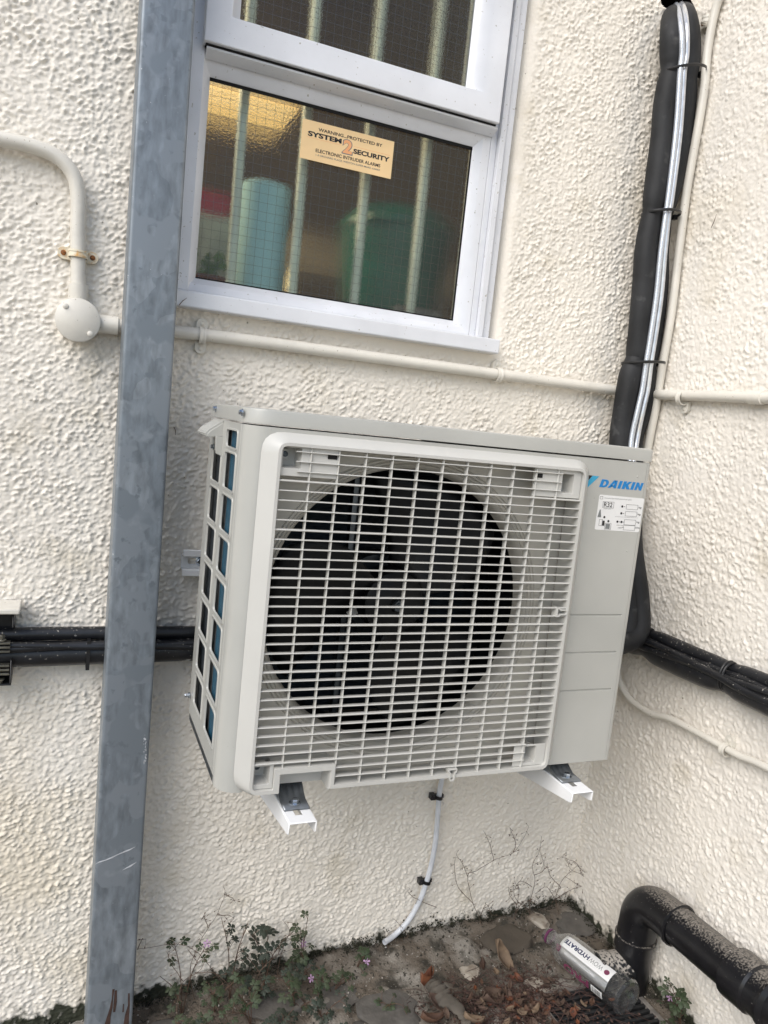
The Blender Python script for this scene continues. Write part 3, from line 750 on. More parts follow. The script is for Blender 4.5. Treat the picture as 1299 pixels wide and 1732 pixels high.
# fan
b = MB()
b.lathe([(.0, -.006), (.010, -.005), (.012, 0), (.040, .004), (.050, .010), (.052, .05), (.0, .05)], (FC.x, AYF+.045, FC.z), (0, 1, 0), 40)
fan = b.build('fan', M['fan'], AC)
for k in range(3):
    b = MB(); G = []; nr, na = 9, 15
    for i in range(nr):
        r = .046+(.204-.046)*i/(nr-1); row = []
        for j in range(na):
            u = j/(na-1); a = 2*PI*k/3+.85+(u-.5)*(1.15+.25*math.sin(PI*i/(nr-1)))+.35*(i/(nr-1))**1.5
            y = AYF+.055+.055*u-.012*math.sin(PI*u)
            row.append((FC.x+r*math.cos(a), y, FC.z+r*math.sin(a)))
        G.append(row)
    b.rings(G, False); b.build('blade', M['fan'], fan, solid=.003, ang=60)
b = MB(); b.lathe([(.0095, -.010), (.0105, -.0085), (.0105, -.004)], (FC.x, AYF+.045, FC.z), (0, 1, 0), 6, True); b.lathe([(.0055, -.0125), (.0055, -.0100)], (FC.x, AYF+.045, FC.z), (0, 1, 0), 14, True)
b.build('hub_nut', M['darkzinc'], fan)
b = MB(); b.lathe([(.0, 0), (.062, 0), (.064, .004), (.064, .05), (.0, .05)], (FC.x, -.235, FC.z), (0, 1, 0), 32)
b.box(FC.x-.055, FC.x-.047, -.23, -.215, .58, 1.08); b.box(FC.x+.047, FC.x+.055, -.23, -.215, .58, 1.08)

b.build('motor_mount', M['darkzinc'], AC)
b = MB(); bx = at(590, 1012, 1, -.21); b.prism([(bx[0]-.024, bx[2]+.02), (bx[0]-.020, bx[2]-.012), (bx[0]-.004, bx[2]-.024), (bx[0]+.020, bx[2]-.014), (bx[0]+.022, bx[2]+.012), (bx[0]-.002, bx[2]+.022)], XZ, -.2365, -.2375)
b.build('fan_glint', mat('pale_glint', (.80, .82, .82), .5, var=.3), AC)  # glint between the fan blades, put in as a pale-coloured patch
# coil at the back and left, base pan, inner bulkhead
b = MB(); b.box(-.955, -.30, -.118, -.094, .572, 1.082); b.box(-.9545, -.934, -.236, -.1185, .572, 1.082); b.build('coil', M['coil'], AC, smooth=False)
b = MB(); b.box(-.9565, -.938, -.334, -.2435, .566, 1.084); b.build('coil_guard', M['coilblue'], AC, smooth=False)
b = MB(); b.box(-.9568, -.938, -.243, -.2365, .566, 1.084); b.build('coil_plate', M['galv'], AC, smooth=False)
b = MB(); b.box(AX0+.0015, AX0+.006, -.3350, AYB+.001, AZ0-.003, AZ0+.0115); b.box(-.402, -.399, AYF+.006, -.12, .566, 1.084); b.box(-.9560, AX1-.003, AYF+.024, AYB-.002, AZ0+.001, .5655); b.build('base_pan', M['darkzinc'], AC)
b = MB(); b.box(AX1-.30, AX1, AYB-.003, AYB, AZ0, 1.086); b.build('rear_panel', M['casing'], AC)
# brand lettering: heavy slanted capitals drawn as polygons
b = MB(); lx0, lx1, lz0, lz1 = -.3750, -.2845, 1.0398, 1.0528
def stroke(poly, x, wd):
    q = []
    for u, v in poly:
        xx = lx0+(x+u*wd)*(lx1-lx0-.0038)+v*.0038; zz = lz0+v*(lz1-lz0)-(x+u*wd)*.0006
        q.append((xx, zz))
    b.prism(q, XZ, AYF-.0004, AYF-.0002)
st = [(.0, .185, 'D'), (.205, .19, 'A'), (.425, .068, 'I'), (.525, .19, 'K'), (.735, .068, 'I'), (.833, .167, 'N')]
for x, wd, ch in st:
    if ch == 'I': stroke([(0, 0), (1, 0), (1, 1), (0, 1)], x, wd)
    if ch == 'N':
        stroke([(0, 0), (.34, 0), (.34, 1), (0, 1)], x, wd); stroke([(.66, 0), (1, 0), (1, 1), (.66, 1)], x, wd); stroke([(.34, .55), (.34, 1), (.66, .45), (.66, 0)][::-1], x, wd)
    if ch == 'K':
        stroke([(0, 0), (.38, 0), (.38, 1), (0, 1)], x, wd); stroke([(.38, .38), (.62, 0), (1.05, 0), (.66, .55), (1.0, 1), (.60, 1), (.38, .66)], x, wd)
    if ch == 'A':
        stroke([(-.05, 0), (.30, 0), (.72, 1), (.42, 1)], x, wd); stroke([(.66, 0), (1.0, 0), (.88, 1), (.58, 1)], x, wd); stroke([(.25, .16), (.70, .16), (.68, .36), (.34, .36)], x, wd)
    if ch == 'D':
        stroke([(0, 0), (.36, 0), (.36, 1), (0, 1)], x, wd)
        stroke([(.36, 0), (.62, 0), (.90, .14), (1.0, .42), (1.0, .62), (.88, .88), (.62, 1), (.36, 1), (.36, .78), (.52, .78), (.64, .66), (.68, .5), (.62, .30), (.48, .22), (.36, .22)], x, wd)
b.build('maker_lettering', M['blue'], AC, smooth=False)
b = MB(); b.prism([(-.4004, 1.0352), (-.3995, 1.0470), (-.3905, 1.0574), (-.3775, 1.0570)], XZ, AYF-.0004, AYF-.0002); b.build('maker_emblem', M['ltblue'], AC, smooth=False)
b = MB(); b.prism([(-.3998, 1.0476), (-.3998, 1.0574), (-.3912, 1.0574)], XZ, AYF-.0004, AYF-.0002); b.build('maker_emblem', M['ink'], AC, smooth=False)
# refrigerant label
b = MB(); ql = rloop([(-.3725, .9690, .003), (-.2800, .9680, .003), (-.2785, 1.0260, .003), (-.3720, 1.0275, .003)], 3)
b.prism(ql, XZ, AYF-.0003, AYF-.0001); lab = b.build('data_label', M['label'], AC, smooth=False)
def LB(u, v): return (-.3722+u*.0935, AYF-.0005, .9690+v*.0580)
lettering('lettering', 'Contains fluorinated greenhouse gases', (.12, .72, .895, .94), LB, M['inkgrey'], lab, .0)
lettering('lettering', 'R32', (.125, .31, .665, .80), LB, M['ink'], lab, .012)
lettering('lettering', 'GWP: 675', (.13, .28, .60, .625), LB, M['inkgrey'], lab, 0)
for t, bx_ in (('kg', (.90, .965, .67, .74)), ('kg', (.90, .965, .47, .54)), ('kg', (.90, .965, .24, .31)), ('tCO2eq', (.885, .985, .08, .14)), ('GWP x kg', (.46, .60, .14, .17)), ('1000', (.50, .58, .07, .10))): lettering('lettering', t, bx_, LB, M['ink'], lab, .01)
b = MB()
def rb(u0, u1, v0, v1, m=0, fill=False):
    t = .0007
    p, q = LB(u0, v0), LB(u1, v1); b.m = m
    if fill: b.box(p[0], q[0], AYF-.0006, AYF-.0004, p[2], q[2]); return
    t = .00035
    b.box(p[0], q[0], AYF-.0006, AYF-.0004, p[2], p[2]+t); b.box(p[0], q[0], AYF-.0006, AYF-.0004, q[2]-t, q[2]); b.box(p[0], p[0]+t, AYF-.0006, AYF-.0004, p[2]+t, q[2]-t); b.box(q[0]-t, q[0], AYF-.0006, AYF-.0004, p[2]+t, q[2]-t)
rb(.62, .88, .64, .78); rb(.62, .88, .44, .58); rb(.62, .88, .18, .34); rb(.62, .88, .03, .175); rb(.10, .34, .64, .82); rb(.02, .08, .88, .96); rb(.07, .14, .12, .30); rb(.20, .34, .02, .20)
rb(.40, .92, .405, .408, 0, True); rb(.145, .19, .12, .27, 0, True); rb(.22, .315, .04, .18, 1, True)
p0, p1, p2, p3 = LB(.02, .36), LB(.10, .36), LB(.07, .58), LB(.05, .58); b.m = 1; b.prism([(p0[0], p0[2]), (p1[0], p1[2]), (p2[0], p2[2]), (p3[0], p3[2])], XZ, AYF-.0006, AYF-.0004); b.m = 0
for u, v in ((.53, .71), (.53, .51), (.47, .26), (.56, .26), (.17, .37), (.27, .26)):
    c = LB(u, v); b.lathe([(.0020, 0), (.0020, .0002)], (c[0], AYF-.0004, c[2]), (0, -1, 0), 14, True, True)
for u, v in ((.58, .71), (.58, .51), (.60, .26), (.60, .10), (.515, .26)): rb(u-.015, u+.015, v-.006, v+.006, 0, True)
b.build('printed_boxes', [M['ink'], M['inkgrey']], lab, smooth=False)
M['footzinc'] = mat('foot_zinc', (.26, .28, .30), .36, metal=.7, var=.4, vscale=40, bump=.3, bscale=60)
# feet bolted to the bracket arms
for fx, nm in ((-.848, 'left'), (-.3645, 'right')):
    b = MB(); w_ = .0195
    pr = [(-.300, .5590), (-.328, .5585), (-.340, .5560), (-.350, .5500), (-.358, .5435), (-.368, .5390), (-.392, .5378)]
    nx = 17; G = []
    for y, z in pr:
        row = []
        for i in range(nx):
            x = fx-w_+2*w_*i/(nx-1); bump_ = .0013*math.cos(i/(nx-1)*PI*8) if -.360 < y < -.335 else 0
            row.append((x, y, z+bump_))
        G.append(row)
    b.rings(G, False); ft = b.build('foot', M['footzinc'], AC, solid=.0028, ang=40)
    b = MB(); b.lathe([(.0085, 0), (.0085, .0012), (.008, .0016)], (fx, -.3775, .5396), (0, 0, 1), 24, True, True); b.lathe([(.0062, .0014), (.0062, .0060), (.0052, .0070), (0, .0070)], (fx, -.3775, .5396), (0, 0, 1), 6)
    b.build('bolt', M['bolt'], ft, ang=30)

# ------------------------------------------------------------------ wall bracket
BR = thing('wall_bracket', 'white steel wall bracket carrying the air conditioner on two arms', 'bracket', (-.61, 0, .45))
for fx in (-.848, -.3645):
    b = MB(); h = .020
    b.plate([fx-h, fx-.0052, fx+.0052, fx+h], [-.425, -.403, -.355, -.12, -.05, -.004], lambda i, j: i == 1 and j in (1, 3), lambda u, v, d: (u, v, .5355-d), .0020)
    for s in (-1, 1):
        fl = [(-.004, .5352), (-.425, .5352), (-.4245, .5185), (-.418, .5160), (-.26, .4930), (-.004, .4550)]
        b.prism(fl, YZ, fx+s*h-.001, fx+s*h+.001)
    b.build('arm', M['whitecoat'], BR, bevel=.0012, seg=2)
    b = MB(); b.box(fx-.019, fx+.019, -.032, -.012, .43, .86); b.build('upright', M['whitecoat'], BR, bevel=.002)
b = MB()
b.box(-.9845, -.26, -.034, -.030, .8365, .8485); b.box(-.9845, -.26, -.034, -.0300, .8010, .8130)
b.box(-.9845, -.26, -.030, -.012, .8365, .8385); b.box(-.9845, -.26, -.030, -.012, .8110, .8130)
b.plate([-.9845, -.972, -.940, -.26], [.8120, .8195, .8300, .8375], lambda i, j: i == 1 and j == 1, lambda u, v, d: (u, -.0140+d, v), .002)
b.build('rail', M['railgrey'], BR, bevel=.0008)
b = MB(); hexbolt(b, (-.951, -.0142, .8248), (0, -1, 0), .006, .006); b.build('rail_bolt', M['bolt'], BR, ang=30)

# ------------------------------------------------------------------ conduits
def saddle(name, c, along, nrm, r, lug, m, label, screw_m, flat=.0022, off=.0175):
    """strap over a pipe: c on wall under pipe centre; along = pipe direction; nrm = out of wall"""
    c = Vector(c); a = Vector(along).normalized(); nn = Vector(nrm).normalized(); s = a.cross(nn).normalized()
    t = thing(name, label, 'pipe clip', c, 'pipe clips on the walls')
    b = MB(); hw = .0095
    hoop = [s*(-(r+.002)*math.cos(q))+nn*(off+(r+.002)*math.sin(q)) for q in np.linspace(-.75, PI+.75, 22)]
    rg = []
    for o_, ext in ((-hw*.6, .0), (-hw*.6, .0018), (-hw*.25, .0018), (-hw*.2, .0010), (hw*.2, .0010), (hw*.25, .0018), (hw*.6, .0018), (hw*.6, 0)):
        rg.append([c+a*o_+p+(p-nn*off).normalized()*ext for p in hoop])
    b.rings(rg, False)
    for sg in (-1, 1):
        if lug == 'one' and sg == 1: continue
        pts = []
        for q in np.linspace(-PI/2, PI/2, 10): pts.append((s*sg*(r+.010+hw*math.cos(q))+a*hw*math.sin(q)))
        pts = [s*sg*(r*.6)-a*hw]+pts+[s*sg*(r*.6)+a*hw]
        lo = [c+p+nn*.001 for p in pts]; hi = [c+p+nn*(.0066+flat) for p in pts]
        k = len(pts); b.add(lo+hi, [tuple(range(k))[::-1], tuple(range(k, 2*k))]+[(i, (i+1) % k, k+(i+1) % k, k+i) for i in range(k)])
    b.build('strap', m, t, ang=40)
    for sg in (-1, 1):
        if lug == 'one' and sg == 1: continue
        b = MB(); b.lathe([(.0042, 0), (.0042, .0012), (.0025, .0022), (0, .0024)], c+s*sg*(r+.0105)+nn*(.0066+flat), nn, 16); b.build('screw', screw_m, t)
    return t

JB = (-1.1785, 0, 1.2195)
HY = -.0175
b = MB(); pz = 1.2275
cor = [(-1.10, HY, 1.2220), (-1.00, HY, 1.2250), (-.85, HY, 1.2268), (-.62, HY, pz), (-.4, HY, pz+.0005), (-.2, HY, 1.2285), (-.06, HY, 1.2288), (-.034, -.019, 1.2288), (-.0185, -.036, 1.2286), (-.016, -.065, 1.2282), (-.016, -.2, 1.2262), (-.016, -.5, 1.2220), (-.016, -1.2, 1.214)]
b.tube(smoothpath([(-1.150, HY, 1.2195)]+cor, 6), .0108, 18)
hc = b.build('conduit', M['conduit']); tag(hc, 'long cream conduit running across both walls just above the air conditioner', 'conduit')
b = MB(); b.lathe([(.0108, 0), (.0132, .0005), (.0132, .030), (.0108, .0305)], (-.016, -.315, 1.2245), (0, -1, -.012), 20); b.build('coupler', M['conduit'], hc)
b = MB()
b.tube(smoothpath([(-1.60, HY, 1.478), (-1.40, HY, 1.4770), (-1.306, HY, 1.4765), (-1.262, HY, 1.4760), (-1.225, HY, 1.4690), (-1.199, HY, 1.4480), (-1.1885, HY, 1.4150), (-1.1860, HY, 1.36), (-1.1820, HY, 1.30), (-1.1800, HY, 1.250)], 7), .0116, 18)
tag(b.build('conduit', M['conduit']), 'cream conduit bending down from the left edge to the round junction box', 'conduit')
J = thing('junction_box', 'round cream junction box on the wall left of the post', 'junction box', JB)
b = MB(); o = Vector(JB)
b.lathe([(.031, -.001), (.032, .002), (.032, .034)], o, (0, -1, 0), 48); b.lathe([(.0145, .022), (.0150, .024), (.0150, .058), (.0125, .0585)], o+Vector((0, HY, 0)), (-.04, 0, 1), 24); b.lathe([(.0145, .022), (.0150, .024), (.0150, .062), (.0120, .0625)], o+Vector((0, HY, 0)), (1, 0, .02), 24)
b.build('body', M['conduit'], J)
b = MB(); b.lathe([(.0340, .034), (.0345, .0350), (.0345, .0385), (.0335, .0395), (0, .0397)], o, (0, -1, 0), 56, True)
lid = b.build('lid', M['conduit'], J, ang=50)
for dx, dz in ((-.0195, .0195), (.0195, -.0195)):
    b = MB(); b.lathe([(.0045, .0395), (.0045, .0408), (.0030, .0418), (0, .0420)], o+Vector((dx, 0, dz)), (0, -1, 0), 18); b.build('screw', M['conduit'], lid)
sd = at(137, 434, 1, -.0)
saddle('pipe_clip', (-1.1835, 0, sd[2]), (.02, 0, 1), (0, -1, 0), .0116, 'two', M['rustcream'], 'rust-stained clip holding the upright conduit above the round junction box', M['rust'])
for px, py, nm in ((341, 568, 'painted clip on the long conduit just right of the post, under the window'), (840, 634, 'painted clip on the long conduit under the right end of the window sill')):
    q = at(px, py, 1, -.012); saddle('pipe_clip', (q[0], 0, q[2]), (1, 0, 0), (0, -1, 0), .0108, 'two' if px < 400 else 'one', M['conduit'], nm, M['conduit'])
q = at(1158, 674, 0, -.012); saddle('pipe_clip', (0, q[1], q[2]), (0, 1, 0), (-1, 0, 0), .0108, 'one', M['conduit'], 'painted clip on the long conduit on the right wall, beside the black lagged pipes', M['conduit'])
# upright conduit in the corner, turning out low on the side wall
VC = [(1232, -40), (1215, 0), (1206, 32), (1196, 90), (1191, 150), (1178, 230), (1162, 320), (1149, 420), (1134, 540), (1120, 620), (1109, 690), (1098, 745)]
pts = [at(px, py, 0, -.014) for px, py in VC]
pts = [(p[0], min(p[1], -.016), p[2]) for p in pts]
pts += [(-.014, -.050, .95), (-.014, -.052, .80), (-.014, -.055, .68), (-.014, -.062, .61)]
pts += [at(px, py, 0, -.014) for px, py in ((1062, 1178), (1100, 1206), (1135, 1216), (1200, 1250), (1250, 1278), (1299, 1299))]+[(-.014, -.75, .58), (-.014, -1.3, .58)]
vp = smoothpath(pts, 6); b = MB(); b.tube(vp, [.0088 if p.z > .66 else .0070 for p in vp], 16)
vc = b.build('conduit', M['conduit']); tag(vc, 'thin cream conduit climbing the inner corner behind the black lagged pipes', 'conduit')
for (px, py), dirn, nm in (((1201, 36), (0, -.15, 1), 'rusty-headed clip on the thin corner conduit near the top'), ((1164, 287), (0, -.1, 1), 'painted clip on the thin corner conduit beside the middle of the lagged pipes'), ((1231, 1268), (0, -1, .0), 'painted clip on the thin conduit low on the right wall')):
    q = at(px, py, 0, -.008); saddle('pipe_clip', (0, min(q[1], -.02), q[2]), dirn, (-1, 0, 0), .0088, 'one', M['conduit'], nm, M['rust'] if py < 100 else M['conduit'], off=.014)

# ------------------------------------------------------------------ lagged refrigerant pipes
LP = thing('lagged_pipes', 'black foam lagged pipe pair with clear hoses, strapped together, right of the window', 'pipes', (-.085, -.05, 1.12))
def pw(lst, y0):
    out = []
    for e in lst: out.append(at(e[0], e[1], 1, e[2] if len(e) > 2 else y0))
    return out
tail = lambda dx, dy: [(-.084+dx, -.075+dy, 1.02), (-.090+dx, -.105+dy, .90), (-.080+dx, -.135+dy, .80), (-.084+dx, -.155+dy, .735), (-.125+dx, -.165+dy, .700+dx*.5), (-.19, -.18+dy, .692+dx), (-.275, -.20, .70+dx)]
Lc = [(1141, 32, .06), (1139, 29, .01), (1137, 36, -.03), (1136, 62, -.055), (1136, 95), (1135, 122), (1124, 180), (1120, 231), (1113, 290), (1106, 342), (1103, 362), (1093, 420), (1090, 470), (1083, 540), (1077, 600), (1073, 613), (1065, 640), (1056, 690), (1049, 745)]
Rc = [(1152, 26, .06), (1156, 24, .01), (1161, 33, -.03), (1166, 62), (1166, 95), (1163, 122), (1158, 180), (1151, 240), (1139, 300), (1126, 345), (1121, 364), (1113, 420), (1112, 470), (1107, 540), (1097, 600), (1094, 613), (1091, 660), (1084, 700), (1070, 745)]
PL = smoothpath(pw(Lc, -.056)+tail(0, 0), 5); PR = smoothpath(pw(Rc, -.044)+tail(.022, -.01), 5)
ties = [at(1150, 122, 1, -.06)[2], at(1112, 362, 1, -.06)[2], at(1083, 613, 1, -.06)[2]]
def pinch(P_, r): return [r*(1-.13*sum(math.exp(-((p[2]-t)/.016)**2) for t in ties))*(1+.03*math.sin(p[2]*31)) for p in P_]
b = MB(); b.tube(PL, pinch(PL, .0235), 24); b.build('lagging', M['blackfoam'], LP)
b = MB(); b.tube(PR, pinch(PR, .0225), 24); b.build('lagging', M['blackfoam'], LP)
H1 = [(1143, 8, .03), (1145, 11, -.01), (1148, 22, -.05), (1151, 42, -.074), (1153, 66), (1153, 95), (1150, 122), (1145, 200), (1139, 260), (1129, 342), (1126, 362), (1117, 430), (1110, 500), (1100, 570), (1093, 613), (1086, 660), (1077, 700), (1067, 752)]
H2 = [(1151, 6, .03), (1154, 9, -.01), (1158, 20, -.05), (1161, 42, -.072), (1162, 66), (1161, 95), (1157, 122), (1152, 200), (1146, 260), (1135, 342), (1131, 362), (1124, 430), (1118, 500), (1108, 570), (1101, 613), (1095, 660), (1086, 700), (1076, 752)]
for Hh, y, mm in ((H1, -.082, 'hose'), (H2, -.080, 'hose2')):
    pp = smoothpath(pw(Hh, y)+[(-.085, -.105, 1.0), (-.09, -.13, .85)], 5)
    b = MB(); b.tube(pp, .0056, 14); b.build('hose', M[mm], LP)
for (pa, pb) in (((1119, 124), (1180, 127)), ((1089, 361), (1137, 368)), ((1055, 614), (1112, 616))):
    A_, B_ = at(*pa, 1, -.052), at(*pb, 1, -.046); cx, cz = (A_[0]+B_[0])/2, (A_[2]+B_[2])/2; hw = (B_[0]-A_[0])/2
    loop = [(cx+hw*math.cos(t), -.052-.0425*(abs(math.sin(t))**.8)*(1 if math.sin(t) > 0 else -.6), cz+(B_[2]-A_[2])/2*math.cos(t)+.0025*math.sin(t)) for t in np.linspace(0, 2*PI, 41)]
    b = MB(); b.tube(loop, .0021, 8, False, flat=(1.4, .6)); b.box(B_[0]-.003, B_[0]+.006, -.056, -.046, B_[2]-.005, B_[2]+.004)
    b.build('cable_tie', M['blackplastic'], LP)
b = MB(); b.lathe([(1, 0), (1, .12)], (0, 0, 0), (0, 1, 0), 32, False, True)
hv = [(HOLE.x+x*.047, .001+y, HOLE.y+z*.025) for x, y, z in b.v]
hl = obj('wall_hole', hv, b.f, M['dark']); tag(hl, 'dark hole in the wall where the lagged pipes go in', 'hole')

# ------------------------------------------------------------------ black cable runs
CB = thing('cable_bundle', 'dusty black cable bundle running low across both walls behind the air conditioner', 'cables', (-.6, -.03, .64))
def run(zl, zr, yo, r, wob, seed, name='cable', flat=None, k=14, vary=0):
    rr = random.Random(seed); pts = []
    xs = list(np.linspace(-2.2, -.10, 26))
    for x in xs:
        t = (x+1.3)/1.3; pts.append((x, -yo+wob*.4*math.sin(x*9+seed), zl+(zr-zl)*max(0, t)**2+wob*math.sin(x*13+seed*2)))
    pts += [(-.052, -yo-.004, zr), (-yo-.006, -.052, zr), (-yo, -.095, zr)]
    for y in np.linspace(-.14, -1.6, 34): pts.append((-yo+wob*.4*math.sin(y*17+seed), y, zr+.004*min(1, (-y-.1)/.3)+wob*1.2*math.sin((y+.155)*PI/.075*.5+seed)))
    P_ = smoothpath(pts, 3); R_ = []
    tz = [-.155, -.375, -.60]
    for p in P_:
        q = r
        if p[0] > -.09: q = r*(1+vary*.5-vary*sum(math.exp(-((p[1]-t)/.022)**2) for t in tz))
        R_.append(q)
    b = MB(); b.tube(P_, R_, k, True, flat); return b.build(name, M['blackcable'], CB)
run(.662, .690, .028, .0215, .0012, 1, vary=.34)
run(.6935, .7205, .023, .0115, .0012, 2, vary=.30)
run(.680, .7085, .047, .0060, .0030, 3)
run(.668, .7085, .035, .0075, .0018, 7, vary=.2)
run(.676, .7010, .0475, .0070, .0040, 5, vary=.2)
for y in (-.155, -.375, -.60):
    lp = [(-.026-.0235*math.cos(t)*(.98 if math.cos(t) > 0 else .6), y, .7065+.0285*math.sin(t)) for t in np.linspace(0, 2*PI, 33)]
    b = MB(); b.tube(lp, .0030, 8, False); lp2 = [(p[0], p[1]-.006, p[2]) for p in lp]; b.tube(lp2, .0026, 8, False); b.build('cable_tie', M['blackplastic'], CB)
b = MB(); xx = at(150, 1095, 1, -.05)[0]
b.box(xx-.003, xx+.003, -.052, -.050, .641, .687); b.box(xx-.003, xx+.003, -.052, -.010, .638, .641); b.box(xx-.003, xx+.003, -.052, -.010, .687, .689)
b.build('cable_tie', M['blackplastic'], CB)
# cable box at the left edge
KB = thing('terminal_box', 'open black terminal box with metal clamps, cut off by the left edge', 'terminal box', (-1.31, -.03, .62))
b = MB()
b.box(-1.37, -1.249, -.016, -.002, .622, .742); b.box(-1.2515, -1.2485, -.062, -.0161, .716, .7365); b.box(-1.37, -1.2485, -.062, -.0161, .7367, .7400)
b.box(-1.2515, -1.2485, -.062, -.0161, .622, .662); b.box(-1.37, -1.2485, -.062, -.0161, .6185, .6218)
b.build('body', M['blackplastic'], KB, bevel=.0015)
b = MB(); b.box(-1.37, -1.2405, -.070, -.006, .7402, .7485); b.build('lid_edge', M['conduit'], KB, bevel=.002)
b = MB()
for z in (.690, .683, .676, .652, .645, .638): b.box(-1.36, -1.2525, -.062, -.050, z-.0018, z+.0018)
for z in (.697, .633): hexbolt(b, (-1.2660, -.056, z-.004), (0, 0, 1) if z > .65 else (0, 0, -1), .005, .010)
b.build('clamp', mat('dull_brass', (.25, .24, .20), .4, metal=.8, var=.4, vscale=60), KB, ang=30, bevel=.0005)

# ------------------------------------------------------------------ condensate tube
DT = thing('drain_tube', 'thin milky drain tube hanging from the unit down to the ground', 'tube', (-.48, -.02, 0))
pp = [(-.40, -.10, .60), (-.402, -.045, .50)]+[at(px, py, 1, -.016) for px, py in ((746, 1325), (741, 1370), (737, 1420), (730, 1460), (721, 1493), (709, 1525), (690, 1558), (668, 1581))]+[at(650, 1594, 1, -.03)]
b = MB(); b.tube(smoothpath(pp, 7), .0059, 16, False); b.build('hose', M['tube'], DT)
for px, py, a in ((741, 1347, -.15), (721, 1490, .0)):
    q = at(px, py, 1, -.012); b = MB()
    b.lathe([(.0095, -.004), (.0095, .004)], (q[0], -.014, q[2]), (.1, 0, 1), 18)
    b.box(q[0]-.018, q[0]-.007, -.016, -.002, q[2]-.006, q[2]+.006); b.box(q[0]+.007, q[0]+.014, -.012, -.003, q[2]-.005, q[2]+.003)
    hexbolt(b, (q[0]-.013, -.015, q[2]), (0, -1, 0), .004, .004)
    b.build('clip', M['blackplastic'], DT, bevel=.001, solid=0)

# ------------------------------------------------------------------ waste pipe
WP = thing('waste_pipe', 'thick dusty black waste pipe elbowing down to the drain along the right wall', 'pipe', (-.062, -.245, 0))
r = .0390; cx = -.047; ye = at(1078, 1575, 0, cx)[1]; cz = at(1092, 1487, 0, cx)[2]-r*.95
b = MB(); b.tube([(cx, ye-.095, cz+.003), (cx, -.6, cz+.012), (cx, -1.2, cz+.03)], r*.955, 40, False); b.build('pipe', M['blackpipe'], WP)
el = [(cx, ye-.105, cz+.003), (cx, ye-.080, cz+.002)]
for t in np.linspace(0, PI/2, 10): el.append((cx, ye-.052+.052*math.sin(t)-.0, cz-.052*(1-math.cos(t))))
el += [(cx, ye+.003, .105), (cx-.001, ye+.004, .085)]
b = MB(); b.tube(smoothpath(el, 2), r, 40, False)
elb = b.build('elbow', M['blackpipe'], WP, ang=60)
b = MB(); b.lathe([(r, 0), (r+.0035, .0015), (r+.0035, .006), (r, .0075)], (cx, ye-.103, cz+.003), (0, 1, -.02), 40); b.build('collar', M['blackpipe'], elb); b = MB(); b.lathe([(r, 0), (r+.003, .0015), (r+.003, .006), (r, .0075)], (cx, ye+.002, .108), (0, 0, 1), 40); b.build('collar', M['blackpipe'], elb)
b = MB(); b.tube([(cx, ye+.003, .13), (cx, ye+.002, -.02)], r*.95, 40, False); b.build('downpipe', M['blackpipe'], WP)
b = MB(); b.lathe([(r*.95, 0), (r+.006, .003), (r+.007, .010), (r+.006, .05), (r+.002, .054), (r+.002, .078), (r+.006, .080), (r+.007, .086), (r*.95, .092)], (cx, -.505, cz+.009), (0, -1, .033), 40); b.build('coupling', M['blackpipe'], WP)
# open branch socket near the ground
bd = Vector((-.80, .12, -.10)).normalized(); bo = Vector((cx, ye, .050))
b = MB(); rb_ = .033
b.lathe([(rb_, 0), (rb_, .05), (rb_+.003, .053), (rb_+.003, .076), (rb_+.001, .077), (rb_-.002, .077), (rb_-.002, .04), (rb_-.006, .039), (rb_-.006, .0), (0, 0)], bo, bd, 36); 
M['socket'] = mat('dusty_socket', (.014, .015, .018), .4, var=.4, vscale=30)
add_speckle(M['socket'], (.36, .33, .29), scale=200, thr=.62, soft=.10, updir=.25, detail=4)
b.build('branch_socket', M['socket'], WP, ang=30)

# ------------------------------------------------------------------ gully grate
GG = thing('drain_grate', 'black slotted drain grate in the ground beneath the bottle', 'grate', ((GX0+GX1)/2, (GY0+GY1)/2, 0))
b = MB(); y = GY0+.008
while y < GY1-.006:
    b.box(GX0+.004, GX1-.004, y-.0035, y+.0035, -.010, .0012); y += .0135
for x in (GX0+.075, GX0+.150): b.box(x-.003, x+.003, GY0+.004, GY1-.004, -.012, -.0008)
b.build('bars', mat('grate_iron', (.035, .036, .038), .5, metal=.3, var=.5, vscale=80, bump=.3), GG, bevel=.001)
b = MB(); b.plate([GX0-.004, GX0+.006, GX1-.006, GX1+.004], [GY0-.004, GY0+.006, GY1-.006, GY1+.004], lambda i, j: i == 1 and j == 1, lambda u, v, d: (u, v, .0030-d), .012); b.build('frame', mat('grate_frame', (.22, .20, .18), .8, var=.4, vscale=60), GG, bevel=.001)
b = MB(); b.rings([[(GX0-.002, GY0-.002, -.009), (GX1+.002, GY0-.002, -.009), (GX1+.002, GY1+.002, -.009), (GX0-.002, GY1+.002, -.009)], [(GX0, GY0, -.15), (GX1, GY0, -.15), (GX1, GY1, -.15), (GX0, GY1, -.15)]], True, False, True); b.build('pit', M['dark'], GG, smooth=False)

